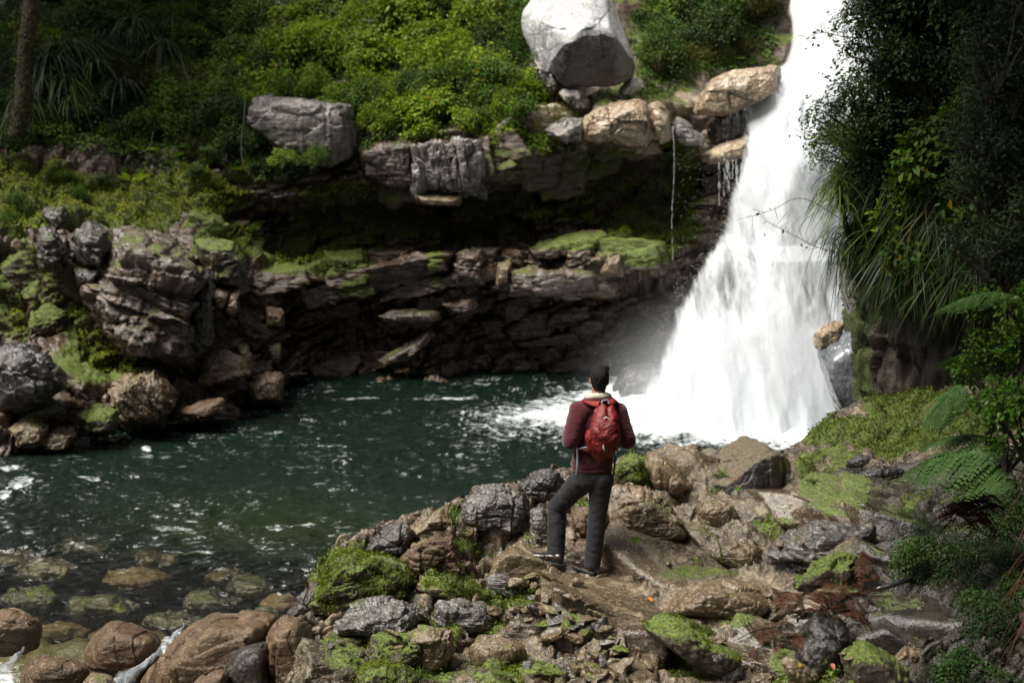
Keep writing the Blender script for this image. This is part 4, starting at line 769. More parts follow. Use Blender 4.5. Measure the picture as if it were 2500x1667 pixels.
for i in range(230):
    px = r_.uniform(760, 2250); py = r_.uniform(1190, 1690)
    cr_y = np.interp(px, [723, 776, 865, 983, 1075, 1178, 1300, 1420, 1557, 1690, 1963, 2090], [1500, 1440, 1360, 1310, 1285, 1230, 1195, 1190, 1150, 1180, 1130, 1090]) + 25
    if py < cr_y or abs(px - 1400) < 130 and abs(py - 1385) < 55 or (abs(px - (1500 + (py - 1390))) < 70 and py > 1400): continue
    g_ = ground(px, py); s_ = r_.uniform(.16, .42) if px < 1470 else r_.uniform(.30, .62)
    if any(((px - a) / (b_ + 25)) ** 2 + ((py - c_) / (d_ + 18)) ** 2 < 1 for a, c_, b_, d_ in ROCKC): continue
    if 1700 < px < 1990 and 1150 < py < 1330: continue
    if px > 1470 and any(((px - a) / (b_ + 75)) ** 2 + ((py - 30 - c_) / (d_ + 45)) ** 2 < 1 for a, c_, b_, d_ in ROCKC[-1:] + [q for q in ROCKC if abs(q[0] - 1818) < 25 or abs(q[0] - 1800) < 12]): continue
    (sp if px < 1470 else sp2).append((g_ - np.array([0, 0, s_ * (.20 if px < 1470 else .26)]), (s_ * r_.uniform(.8, 1.5), s_ * r_.uniform(.6, 1.0), s_ * r_.uniform(.28, .55)), (r_.uniform(-14, 10), r_.uniform(0, 26), (25 if px < 1500 else -25) + r_.normal(0, 14))))
worn = slab_field('bedrock', sp2, M['worn'], 911, 5, '', .45, lambda V: spotfield(V, *proj(V), OUT_MOSS, -.2, 4))
bedrock = slab_field('bedrock', sp, M['block'], 901, 5, '', 1.0, lambda V: spotfield(V, *proj(V), OUT_MOSS, -.2, 4))
sp = []
def cblk(px, py, dm, rot, inn): p, n_ = surf(px, py); sp.append((p - n_ * inn, dm, rot))
for i in range(46):      # lit band of ledges
    px = r_.uniform(640, 1560); py = np.interp(px, [640, 1000, 1560], [690, 665, 640]) + r_.uniform(-38, 50); cblk(px, py, (r_.uniform(.25, .8), .4, r_.uniform(.10, .24)), (r_.normal(0, 5), -7 + r_.normal(0, 4), r_.normal(0, 12)), .12)
for i in range(60):      # darker broken beds underneath, rising to the right
    px = r_.uniform(660, 1500); py = r_.uniform(730, 925); cblk(px, py, (r_.uniform(.2, .75), .35, r_.uniform(.06, .18)), (r_.normal(0, 6), -16 + r_.normal(0, 9), r_.normal(0, 14)), .14)
for i in range(34):      # overhanging face
    px = r_.uniform(880, 1640); py = np.interp(px, [880, 1200, 1640], [430, 420, 350]) + r_.uniform(-50, 60); cblk(px, py, (r_.uniform(.3, .8), .45, r_.uniform(.2, .45)), (r_.normal(0, 6), -6 + r_.normal(0, 8), r_.normal(0, 10)), .28)
for i in range(75):      # chunky left bank
    px = r_.uniform(-60, 640); py = r_.uniform(560, 1040)
    if 225 < px < 500 and 590 < py < 880: continue
    cblk(px, py, (r_.uniform(.18, .5), .35, r_.uniform(.14, .38)), (r_.normal(0, 12), 20 + r_.normal(0, 14), r_.normal(0, 20)), .14)
for i in range(16): cblk(r_.uniform(1660, 1860), r_.uniform(240, 560), (r_.uniform(.25, .5), .3, r_.uniform(.12, .3)), (0, -14 + r_.normal(0, 8), r_.normal(0, 10)), .12)
slab_field('cliff_ledges', sp, M['cliff'], 931, 5, '', 1.3, lambda V: spotfield(V, *proj(V), CLIFF_MOSS, -.25, 2.2))

from mathutils.bvhtree import BVHTree
dg = (bpy.context.view_layer.update(), bpy.context.evaluated_depsgraph_get())[1]; BV = []
for o in [oc, bedrock, worn] + [o for o in COL.objects if o.name.startswith('rock') and o.type == 'MESH' and o.location[1] < 16 and o.location[1] > 8]:
    BV.append((BVHTree.FromObject(o, dg), o.matrix_world.translation.copy() if o.location.length > 0 else Vector((0, 0, 0))))
def ground(px, py, zoff=0.0):
    d = Vector(ray(px, py)).normalized(); best = None
    for t_, off in BV:
        h = t_.ray_cast(Vector(CAM) - off, d)
        if h[0] is not None and (best is None or h[3] < best[1]): best = (h[0] + off, h[3])
    return (np.array(best[0]) if best else P(px, py, 12.0)) + np.array([0, 0, zoff])

# ---- rubble of sharp stones down the middle of the outcrop, and stones on the path
rs = np.random.RandomState(77); frag = []
for k in range(9):
    pts = rs.uniform(-1, 1, (11, 3)) * np.array([1, .7, .38]); pts /= np.abs(pts).max()
    frag.append(rock_me('stone_fragment', pts * .1, M[['tan', 'grey', 'tan', 'tan', 'orange', 'tan', 'grey', 'mossy', 'tan'][k]] if k != 4 else M['tan'], seed=500 + k, soft=40, rough=.8, res=5))
def stone(px, py, s, k, label, group, dz=0, rz=None, tilt=.5):
    p = ground(px, py); o = obj('stone_fragment', frag[k % 9], loc=p + np.array([0, 0, .02 + dz])); o.scale = (s, s * rs.uniform(.8, 1.1), s * rs.uniform(.8, 1.3))
    o.rotation_euler = (rs.uniform(-tilt, tilt), rs.uniform(-tilt, tilt), rs.uniform(0, 6.28) if rz is None else rz); tag(o, label, 'stone', group); return o
k = 0
for i in range(64):
    f_ = rs.rand(); px = 1300 + f_ * 200 + rs.normal(0, 42); py = 1420 + f_ * 220 + rs.normal(0, 38)
    if py < 1405: continue
    stone(px, py, rs.uniform(.45, 1.5), i, 'sharp tan stone fragment in the rubble running down from the man\'s boots', 'sharp stones in the rubble strip', rs.uniform(0, .05))
for i in range(16):
    px = rs.uniform(760, 1300); py = rs.uniform(1440, 1660)
    stone(px, py, rs.uniform(.3, 1.0), i, 'loose stone lying on the mossy left half of the outcrop', 'loose stones on the left half of the outcrop')
for i in range(14):
    px = rs.uniform(1560, 2200); py = rs.uniform(1300, 1660)
    stone(px, py, rs.uniform(.25, .8), i, 'small stone lying on the dark right half of the outcrop', 'small stones on the right half of the outcrop')
# ================================================================ plants
LM = {
 'light': leaf_mat('leaf_light', (.055, .120, .009), (.27, .37, .035), (.42, .24, .02), trans=.40),
 'mid':   leaf_mat('leaf_mid', (.024, .062, .009), (.115, .20, .026), (.28, .20, .02), trans=.35),
 'dark':  leaf_mat('leaf_dark', (.012, .034, .007), (.055, .11, .022), (.10, .08, .02), trans=.25, rough=.45),
 'deep':  leaf_mat('leaf_deep', (.006, .017, .005), (.030, .058, .014), (.08, .06, .02), trans=.2),
 'olive': leaf_mat('leaf_olive', (.030, .038, .007), (.115, .115, .02), (.22, .11, .02), trans=.3),
 'grass': leaf_mat('blade_green', (.022, .052, .010), (.12, .18, .035), (.16, .12, .03), trans=.3, rough=.42),
 'blade_dark': leaf_mat('blade_dark', (.010, .022, .008), (.050, .080, .024), (.12, .09, .03), trans=.25, rough=.35),
 'fern':  leaf_mat('fern_green', (.030, .080, .022), (.10, .19, .05), (.15, .11, .03), trans=.35, rough=.5),
 'near':  leaf_mat('leaf_near', (.030, .085, .010), (.10, .20, .022), None, trans=.4, rough=.28),
 'dead':  leaf_mat('dead_frond', (.026, .010, .005), (.085, .034, .016), (.14, .06, .02), trans=.15, rough=.6),
 'mossleaf': leaf_mat('moss_sprigs', (.022, .040, .004), (.20, .26, .020), (.16, .11, .03), trans=.35, rough=.6, cs=7.0),
 'bankmoss': leaf_mat('bank_moss_blades', (.045, .070, .006), (.25, .28, .020), (.22, .15, .04), trans=.35, rough=.6, cs=3.0),
 'bark':  plain_mat('bark', (.030, .022, .016), .8, bump=.6, bscale=30, col2=(.06, .045, .03)),
 'stem':  plain_mat('stem', (.05, .035, .02), .7, col2=(.09, .07, .04)),
}
def nrmz(a): return a / (np.linalg.norm(a, axis=-1, keepdims=True) + 1e-9)
def leafset(c, nrm, dr, L, wd, rnd, hi=False, fold=.25, droop=.25):
    """c centres (leaf base), nrm normals, dr directions, L lengths, wd width ratio"""
    n = len(c); dr = nrmz(dr - nrm * (dr * nrm).sum(-1, keepdims=True)); sd = np.cross(nrm, dr); L = L[:, None]; wv = wd * L
    if not hi:
        V = np.stack([c, c + dr * L * .5 + sd * wv * .5 + nrm * L * fold * .3, c + dr * L - nrm * L * droop * .4, c + dr * L * .5 - sd * wv * .5 + nrm * L * fold * .3], 1)
        F = (np.arange(n)[:, None, None] * 4 + np.array([(0, 2, 1), (0, 3, 2)])[None]).reshape(-1, 3)
        return V.reshape(-1, 3), F, np.repeat(rnd, 4)
    def pt(t, s, h): return c + dr * L * t + sd * wv * s + nrm * L * (h - droop * t * t * .5)
    V = np.stack([pt(0, 0, 0), pt(.33, 0, 0), pt(.7, 0, 0), pt(1, 0, 0), pt(.3, .46, fold * .2), pt(.68, .38, fold * .2), pt(.3, -.46, fold * .2), pt(.68, -.38, fold * .2)], 1)
    T = np.array([(0, 1, 4), (0, 6, 1), (4, 1, 2), (4, 2, 5), (1, 6, 7), (1, 7, 2), (5, 2, 3), (2, 7, 3)])
    F = (np.arange(n)[:, None, None] * 8 + T[None]).reshape(-1, 3); return V.reshape(-1, 3), F, np.repeat(rnd, 8)
def shrub_proto(seed, mat, r=.6, h=.8, ncl=14, nl=110, leaf=.085, wd=.55, hi=False, spread=.42, flat=.8):
    rg_ = np.random.RandomState(seed); C_ = []
    st = MB(); Vs, Fs, As, off = [], [], [], 0
    for i in range(ncl):
        a = rg_.uniform(0, 6.283); q = rg_.rand() ** .6; cc = np.array([math.cos(a) * r * q, math.sin(a) * r * q, h * (.35 + .65 * rg_.rand() * (1.1 - q * .6))])
        cr = r * spread * rg_.uniform(.6, 1.15); n_ = int(nl * (cr / (r * spread)) ** 2)
        d = nrmz(rg_.normal(0, 1, (n_, 3)) + np.array([0, 0, .45])); p = cc + d * (cr * rg_.uniform(.45, 1.08, (n_, 1)) ** .5) * np.array([1, 1, flat])
        nn = nrmz(d * .5 + np.array([0, 0, .7]) + rg_.normal(0, .38, (n_, 3))); dr = nrmz(d + rg_.normal(0, .6, (n_, 3)) - np.array([0, 0, .3]))
        ns_ = max(6, n_ // 5); sdv = nrmz(rg_.normal(0, 1, (4, 3)) + np.array([0, 0, .9])); wch = rg_.randint(0, 4, ns_); tt_ = rg_.uniform(.8, 1.9, (ns_, 1))
        d[:ns_] = sdv[wch]; p[:ns_] = cc + sdv[wch] * cr * tt_ + rg_.normal(0, .035, (ns_, 3)) - np.array([0, 0, .10]) * (tt_ - .8) ** 2; n0_ = d.copy()
        rn = np.clip(rg_.uniform(0, .65, n_) + rg_.uniform(0, .35), 0, 1) * .95; rn = np.where(rg_.rand(n_) < .012, .99, rn)
        V, F, A = leafset(p, nn, dr, leaf * rg_.uniform(.6, 1.25, n_), wd, rn, hi)
        Vs.append(V); Fs.append(F + off); As.append(A); off += len(V)
        mid = cc * np.array([.45, .45, .55]) + rg_.normal(0, .05, 3) * r
        st.tube(curve([(0, 0, -.1), mid, cc, cc + d[0] * cr * .5], 9), np.linspace(.022, .006, 9) * r / .6, 5)
    fo = mesh('foliage', np.concatenate(Vs), np.concatenate(Fs), LM[mat], False, {'rnd': np.concatenate(As)})
    return fo, st.me('stem', LM['bark'])
def blade_V(base, d0, L, w, droop, n=7, rg_=None, side=None):
    """one drooping blade (ribbon folded along the middle)"""
    t = np.linspace(0, 1, n)[:, None]; d0 = nrmz(np.array(d0, float)); s = nrmz(np.cross(d0, [0, 0, 1.0]) if side is None else side)
    c = base + d0 * L * t + np.array([0, 0, -1.0]) * droop * L * t ** 2.1; ww = w * (np.sin(np.pi * (t * .86 + .12)) ** .7) * (1 - t ** 4)
    V = np.stack([c - s * ww, c + np.array([0, 0, -.25]) * ww, c + s * ww], 1).reshape(-1, 3)
    i = np.arange(n - 1)[:, None] * 3; F = np.concatenate([np.hstack([i, i + 1, i + 4, i + 3]), np.hstack([i + 1, i + 2, i + 5, i + 4])]); return V, F
def tuft_proto(seed, mat, n=60, L=.6, w=.009, up=.6, droop=.9, spread=1.0, name='blades', lean=(0, 0, 0)):
    rg_ = np.random.RandomState(seed); b = MB()
    for i in range(n):
        a = rg_.uniform(0, 6.283); d = np.array([math.cos(a) * spread, math.sin(a) * spread, up * rg_.uniform(.3, 1.5)]) + np.array(lean)
        V, F = blade_V(rg_.normal(0, .03, 3) * np.array([1, 1, .3]), d, L * rg_.uniform(.5, 1.15), w * rg_.uniform(.6, 1.2), droop * rg_.uniform(.5, 1.3)); b.add(V, F, rg_.rand() * .94 if rg_.rand() > .03 else .98)
    return b.me(name, LM[mat])
def frond_me(seed, mat, L=.9, pairs=22, wid=.30, droop=.35, name='frond', curl=.0, ragged=0.0):
    rg_ = np.random.RandomState(seed); b = MB(); T = np.linspace(0, 1, 16)[:, None]
    cx = np.hstack([T * L, T * 0 + curl * T ** 2 * L, (.28 * T - (droop + .28) * T ** 2) * L]); b.tube(cx, np.linspace(.006, .0015, 16), 5, .2)
    cv = lambda t: np.array([np.interp(t, T[:, 0], cx[:, k]) for k in range(3)])
    for i in range(pairs):
        t = .10 + .90 * (i + .5) / pairs; pl = wid * L * (math.sin(math.pi * min(1, t * .82 + .17)) ** .8) * (1 - t ** 5) * rg_.uniform(.88, 1.08)
        if pl < .01: continue
        p0 = cv(t); tg = cv(min(1, t + .03)) - cv(t - .03); tg /= np.linalg.norm(tg); sdv = nrmz(np.cross(tg, [0, 0, 1.0]))
        for sgn in (-1, 1):
            if rg_.rand() < ragged: continue
            pd = nrmz(sdv * sgn * .93 + tg * .42 + np.array([0, 0, -.10 - .25 * rg_.rand() * (1 + ragged * 3)])); m_ = 9
            q = (np.arange(m_) + .5) / m_; pc = p0 + pd * (q * pl)[:, None] - np.array([0, 0, .22]) * pl * (q ** 2)[:, None]
            up = nrmz(np.cross(tg, pd)) * sgn; up = up if up[2] > 0 else -up
            ln = pl * .20 * (1 - q * .72)
            for s2 in (-1, 1):
                dd = nrmz(np.cross(up, pd) * s2 * .9 + pd * .5)
                V, F, A = leafset(pc, np.repeat(up[None], m_, 0) + rg_.normal(0, .08, (m_, 3)), np.repeat(dd[None], m_, 0), ln * 1.25, .85, np.full(m_, rg_.uniform(.2, .9)), droop=.3); 
                b.add(V, np.hstack([F, F[:, -1:]]) if False else F.reshape(-1, 3)[:, [0, 1, 2, 2]], A)
    Vv = np.concatenate(b.V); Ff = np.concatenate(b.F)
    F2 = [tuple(f[:3]) if f[2] == f[3] else tuple(f) for f in Ff.tolist()]
    return mesh(name, Vv, F2, LM[mat], False, {'rnd': np.concatenate(b.A)})
PROTO = {
 'light': [shrub_proto(1, 'light', ncl=16, nl=150, leaf=.10, wd=.62), shrub_proto(2, 'light', ncl=13, nl=170, leaf=.085, wd=.6, h=1.0), shrub_proto(3, 'light', ncl=18, nl=120, leaf=.10, wd=.65, h=.6)],
 'mid': [shrub_proto(4, 'mid', ncl=16, nl=160, leaf=.085), shrub_proto(5, 'mid', ncl=14, nl=170, leaf=.075, h=1.0), shrub_proto(6, 'mid', ncl=20, nl=120, leaf=.10, wd=.5)],
 'dark': [shrub_proto(7, 'dark', ncl=16, nl=190, leaf=.070), shrub_proto(8, 'dark', ncl=14, nl=200, leaf=.06, h=1.0)],
 'olive': [shrub_proto(9, 'olive', ncl=16, nl=220, leaf=.055, h=.7), shrub_proto(10, 'olive', ncl=18, nl=200, leaf=.05, h=.9)],
 'finedark': [shrub_proto(11, 'deep', r=.5, h=.7, ncl=20, nl=190, leaf=.045, wd=.5), shrub_proto(12, 'mid', r=.5, h=.7, ncl=18, nl=150, leaf=.042, wd=.5)],
 'broad': [shrub_proto(13, 'mid', r=.42, h=.5, ncl=10, nl=34, leaf=.12, wd=.55, hi=True), shrub_proto(14, 'light', r=.38, h=.45, ncl=8, nl=30, leaf=.10, wd=.62, hi=True)],
 'near': [shrub_proto(15, 'near', r=.32, h=.5, ncl=16, nl=60, leaf=.050, wd=.58, hi=True), shrub_proto(16, 'near', r=.3, h=.6, ncl=16, nl=70, leaf=.045, wd=.55, hi=True)],
}
TUFT = {'droop': [tuft_proto(21, 'grass', 90, .75, .010, .8, 1.1), tuft_proto(22, 'blade_dark', 90, .85, .011, .7, 1.2), tuft_proto(23, 'grass', 70, .6, .013, .9, 1.0)],
        'short': [tuft_proto(24, 'grass', 60, .22, .005, 1.2, .6), tuft_proto(25, 'mossleaf', 50, .16, .004, 1.1, .5)],
        'flax': [tuft_proto(26, 'grass', 46, .62, .017, 1.6, .8, .9)]}
def inst(meshes, name, loc, s, rz, label, cat, group, tilt=(0, 0), names=('foliage', 'stem')):
    r = bpy.data.objects.new(name, None); link(r); r.location = loc; r.rotation_euler = (tilt[0], tilt[1], rz); r.scale = (s * (1 + .12 * math.sin(rz * 7)), s, s * (1 + .28 * math.sin(rz * 13))); r.empty_display_size = .1
    for m_, nm in zip(meshes, names): obj(nm, m_, r)
    tag(r, label, cat, group); return r
rp = np.random.RandomState(909)
def lip(px): return float(np.interp(px, [-100, 0, 100, 300, 450, 560, 640, 760, 880, 1000, 1180, 1300, 1400, 1640, 1700, 1900], [330, 350, 350, 390, 420, 400, 430, 420, 370, 335, 335, 330, 270, 225, 190, 150]))
def blocked(px, py):
    if 590 < px < 860 and 262 < py < 400 and py < 262 + (px - 590) * .9 + 60: return True
    if 1300 < px < 1575 and py < 262: return True
    if px > 1690 and py > 150 - (px - 1690) * .1: return True
    if px > 1880: return True
    return False
def region(px, py):
    if px < 420: return 'on the dark upper left slope'
    if px < 640: return 'left of the pale stained slab'
    if px < 900: return 'above the pale stained slab'
    if px < 1300: return 'on the slope left of the perched boulder'
    return 'between the perched boulder and the waterfall'
KD = {'light': 'bright yellow-green shrub', 'mid': 'mid-green leafy shrub', 'dark': 'dark green shrub', 'olive': 'small-leaved olive shrub', 'finedark': 'fine-leaved dark shrub'}
cnt = 0
for py in range(-110, 440, 46):
    for px in range(-70, 1900, 62):
        x_ = px + rp.uniform(-26, 26); y_ = py + rp.uniform(-20, 20)
        if y_ > lip(x_) - 6 or blocked(x_, y_): continue
        if 120 < y_ and x_ < 260 and rp.rand() < .35: continue
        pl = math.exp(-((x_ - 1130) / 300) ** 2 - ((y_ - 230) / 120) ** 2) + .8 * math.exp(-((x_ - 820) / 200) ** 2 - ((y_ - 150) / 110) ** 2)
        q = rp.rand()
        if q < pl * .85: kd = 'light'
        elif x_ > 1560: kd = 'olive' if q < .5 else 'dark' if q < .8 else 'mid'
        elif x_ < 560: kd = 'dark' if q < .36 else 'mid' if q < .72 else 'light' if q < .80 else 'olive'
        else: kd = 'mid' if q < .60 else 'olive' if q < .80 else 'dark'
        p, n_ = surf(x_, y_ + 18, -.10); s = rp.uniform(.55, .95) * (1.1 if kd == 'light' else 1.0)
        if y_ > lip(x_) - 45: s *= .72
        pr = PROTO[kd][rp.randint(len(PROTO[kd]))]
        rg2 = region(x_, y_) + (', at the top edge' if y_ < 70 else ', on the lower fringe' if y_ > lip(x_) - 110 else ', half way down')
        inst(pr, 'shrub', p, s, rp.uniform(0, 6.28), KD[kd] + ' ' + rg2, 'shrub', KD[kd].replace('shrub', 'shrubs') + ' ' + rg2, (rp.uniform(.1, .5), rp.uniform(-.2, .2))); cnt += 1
for i in range(34):
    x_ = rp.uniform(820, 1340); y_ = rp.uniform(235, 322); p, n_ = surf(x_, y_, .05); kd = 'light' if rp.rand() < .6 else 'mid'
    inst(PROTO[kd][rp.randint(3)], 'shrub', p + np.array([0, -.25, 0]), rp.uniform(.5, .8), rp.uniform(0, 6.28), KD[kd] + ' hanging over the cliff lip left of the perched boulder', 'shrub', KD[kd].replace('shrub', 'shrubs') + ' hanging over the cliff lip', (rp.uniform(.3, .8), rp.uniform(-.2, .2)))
for (x_, y_, s_, kd) in [(700,222,.7,'mid'),(760,240,.7,'light'),(820,262,.75,'light'),(870,285,.8,'mid'),(900,330,.7,'light'),(640,238,.5,'olive'),(600,300,.55,'mid'),(640,350,.6,'mid'),(690,392,.5,'light'),(760,402,.5,'mid'),(590,260,.6,'mid')]:
    p, n_ = surf(x_, y_, .05); p = P(x_, y_ + 20, p[1] - .75 if 640 < x_ < 860 else p[1] - .3)
    inst(PROTO[kd][1 if kd != 'olive' else 0], 'shrub', p, s_ * .8, x_ * .1, KD[kd] + ' growing over the edge of the pale stained slab', 'shrub', KD[kd].replace('shrub', 'shrubs') + ' round the stained slab', (.4, 0))
# undergrowth under the shrubs: leaves all over the slope (uncountable)
nU = 60000; ux = rp.uniform(-120, 1900, nU); uy = rp.uniform(-150, 440, nU); keepm = np.array([uy[i] < lip(ux[i]) + 12 and not (1310 < ux[i] < 1560 and uy[i] < 230) and not (610 < ux[i] < 880 and 255 < uy[i] < 400) for i in range(nU)])
ux, uy = ux[keepm], uy[keepm]; ii = np.clip(np.round((ux + 260) / 2760 * (NU - 1)).astype(int), 1, NU - 2); jj = 20 + np.array([int(np.argmin(np.abs(CPY[i] - y))) for i, y in zip(ii, uy)]); jj = np.minimum(jj, G.shape[1] - 2)
pp = G[ii, jj] + rp.normal(0, .03, (len(ii), 3)); nn = nrmz(np.where(N0[ii, jj][:, 1:2] > 0, -N0[ii, jj], N0[ii, jj]) + np.array([0, 0, .5]) + rp.normal(0, .4, (len(ii), 3)))
V, F, A = leafset(pp + nn * rp.uniform(0, .14, (len(ii), 1)), nn, rp.normal(0, 1, (len(ii), 3)), rp.uniform(.05, .12, len(ii)), .55, rp.rand(len(ii)) * .9)
tag(obj('undergrowth', mesh('undergrowth', V, F, LM['mid'], False, {'rnd': A})), 'low undergrowth on the steep slope', kind='stuff')
# drooping flax-like clumps, upper left
for (x_, y_, s, kk) in [(190,190,1.15,0),(210,160,1.1,0),(150,200,1.1,0),(100,250,1.1,2),(160,260,1.0,0),(330,90,1.0,0),(400,150,.8,0),(60,300,.9,0),(130,235,1.2,1),(240,215,1.0,0),(90,290,1.0,1),(170,290,.9,2),(330,110,1.0,0),(270,120,.9,1),(375,120,.8,2),(440,250,.55,2),(430,90,.6,0),(60,60,.8,1),(480,20,.7,0),(1000,330,.25,2),(995,10,.5,2),(1180,320,.35,0),(1240,300,.35,2),(20,385,.5,0),(60,360,.45,2),(650,30,.6,0),(1600,180,.4,2),(300,250,.8,1)]:
    p, n_ = surf(x_, y_, .55); inst([TUFT['droop'][kk]], 'flax_clump', p, s * 1.45, rp.uniform(0, 6), 'drooping strap-leaved clump among the shrubs ' + region(x_, y_), 'flax clump', 'strap-leaved clumps ' + region(x_, y_), names=('blades',))
# small shrubs and plants on the ledges
for (x_, y_, s, kd) in [(560,440,.30,'mid'),(620,420,.3,'light'),(700,405,.3,'light'),(760,400,.35,'mid'),(830,400,.3,'light'),(860,415,.22,'light'),(900,330,.4,'light'),(960,330,.4,'mid'),(1380,375,.42,'mid'),(1350,360,.3,'light'),(1420,385,.3,'mid'),(1590,350,.28,'mid'),(1570,370,.2,'mid'),
        (1052,612,.22,'mid'),(1045,625,.18,'mid'),(660,445,.25,'mid'),(545,545,.28,'mid'),(600,560,.2,'light'),(20,560,.35,'mid'),(40,500,.3,'mid'),(130,600,.16,'light'),(190,480,.3,'mid'),(160,440,.35,'mid'),(260,430,.3,'dark'),(480,460,.25,'mid'),(1770,160,.12,'light'),(520,420,.3,'mid'),
        (1300,350,.35,'olive'),(1250,335,.4,'mid'),(1460,600,.12,'light'),(700,560,.14,'mid'),(1330,505,.16,'mid'),(1620,480,.2,'mid'),(1540,480,.2,'mid'),(1660,430,.2,'mid'),(1650,520,.2,'mid'),(470,730,.1,'light')]:
    p, n_ = surf(x_, y_, .02); where = 'left ledges' if x_ < 560 else 'ledges under the pale slab' if x_ < 900 else 'middle ledges of the cliff' if x_ < 1300 else 'ledges near the waterfall'
    inst(PROTO[kd][0], 'ledge_plant', p, s, rp.uniform(0, 6), 'small ' + {'light': 'bright green', 'mid': 'green', 'dark': 'dark', 'olive': 'olive'}[kd] + ' bushy plant rooted on the ' + where, 'plant', 'small plants on the ' + where, (.3, 0))
bl = []
for s_ in range(2):
    rg_ = np.random.RandomState(60 + s_); b = MB()
    for i in range(7):
        a = i * .9 + rg_.uniform(-.2, .2); d = np.array([math.cos(a), math.sin(a), .8]); 
        c0 = d * .10; nn_ = nrmz(np.array([[-d[0] * .5, -d[1] * .5 - .35, .8]])); V, F, A = leafset(c0[None], nn_, d[None] * np.array([[1, 1, -.6]]), np.array([.24]), .5, np.array([rg_.rand()]), True)
        b.add(V, F[:, [0, 1, 2]], .6); 
    bl.append(mesh('leaves', np.concatenate(b.V), np.concatenate(b.F), LM['light'] if s_ else LM['mid'], True, {'rnd': np.concatenate(b.A)}))
for (x_, y_, s, k_) in [(305,395,.9,0),(355,400,.8,1),(420,410,.9,1),(478,385,1.0,0),(330,480,1.0,1),(320,420,.8,0),(540,400,.9,0),(575,430,.9,1),(610,555,.6,1),(120,600,.6,1),(445,350,.7,1),(490,290,.5,1),(1790,155,.7,0)]:
    p, n_ = surf(x_, y_, .12); inst([bl[k_]], 'broadleaf_plant', p, s, rp.uniform(0, 6), 'broad-leaved ' + ('light' if k_ else 'mid') + ' green plant on the mossy left slope' if x_ < 700 else 'two-leaved plant above the orange slab', 'plant', 'broad-leaved plants on the left slope' if x_ < 700 else None, names=('leaves',))
# fine moss sprigs and grass over the left bank and ledges
def sprigs(name, label, pts, nrm, s, mat='mossleaf', seed=1):
    r_ = np.random.RandomState(seed); n = len(pts); nn = nrmz(nrm + r_.normal(0, .5, (n, 3)))
    V, F, A = leafset(pts + nrm * r_.uniform(0, s, (n, 1)), nn, r_.normal(0, 1, (n, 3)) + np.array([0, 0, .8]), r_.uniform(.5, 1.3, n) * s, .45, r_.rand(n))
    tag(obj(name, mesh(name, V, F, LM[mat], False, {'rnd': A})), label, kind='stuff')
mk = (moss + .22 * fbm(Gs * 2.6, 3, 88)).ravel(); ok = np.where(mk > .22)[0]; sel = rp.choice(ok, min(len(ok), 42000), False)
Nf = np.where(N0[..., 1:2] > 0, -N0, N0).reshape(-1, 3)
sprigs('bank_moss', 'moss and low grass on the ledges of the far bank', G.reshape(-1, 3)[sel], Nf[sel], .060, 'bankmoss', seed=2)
mk = (mo + .30 * fbm(B * 5, 3, 89)).ravel(); ok = np.where((mk > .26) & (GO[..., 1].ravel() > 8.6))[0]; sel = rp.choice(ok, min(len(ok), 70000), False)
No = gridN(GO).reshape(-1, 3); No *= np.sign(No[:, 2:3])
def vn(o):
    co = np.empty(len(o.data.vertices) * 3, np.float32); o.data.vertices.foreach_get('co', co); no_ = np.empty_like(co); o.data.vertices.foreach_get('normal', no_); return co.reshape(-1, 3).astype(float), no_.reshape(-1, 3).astype(float)
bc, bn = vn(bedrock); bm_ = spotfield(bc, *proj(bc), OUT_MOSS, -.28, 4) + .30 * fbm(bc * 5, 3, 89); okb = np.where((bm_ > .24) & (bn[:, 2] > -.2))[0]; sb = rp.choice(okb, min(len(okb), 45000), False)
sprigs('block_moss', 'moss sprigs on the bedrock blocks', bc[sb], bn[sb], .034, seed=6)
sprigs('ground_moss', 'moss sprigs growing over the foreground outcrop', GO.reshape(-1, 3)[sel], No[sel], .034, seed=3)

# bright sprigs on the mossy knob at the water: taken from the knob's own surface
for o in list(COL.objects):
    if o.get('label', '').startswith(('large rock knob overgrown', 'green cushion-moss', 'mossy rock right of the man', 'long slanting ridge', 'moss-topped rock')):
        co = np.empty(len(o.data.vertices) * 3, np.float32); o.data.vertices.foreach_get('co', co); co = co.reshape(-1, 3)
        no_ = np.empty_like(co).ravel(); o.data.vertices.foreach_get('normal', no_); no_ = no_.reshape(-1, 3); knob = 'knob' in o['label']; cush = 'cushion' in o['label']
        nn_ = fbm((co + np.array(o.location)) * 7, 3, 99); okv = np.where((no_[:, 2] > (-.5 if knob else .1)) & (nn_ > (-.25 if knob else -.6 if cush else .1)))[0]; cn = (9000 if knob else 9000 if cush else 2500)
        sel = rp.choice(okv, min(len(okv) * 2, cn), True); pts = co[sel] + rp.normal(0, .006, (len(sel), 3))
        r_ = np.random.RandomState(4); nv = no_[sel]; V, F, A = leafset(pts + nv * r_.uniform(0, .03, (len(sel), 1)), nrmz(nv + r_.normal(0, .5, nv.shape)), r_.normal(0, 1, nv.shape) + np.array([0, 0, .9]), r_.uniform(.012, .030, len(sel)) * (1 if knob else .7), .5, r_.rand(len(sel)))
        mo_o = obj('moss', mesh('moss', V, F, LM['mossleaf'], False, {'rnd': A}), o)

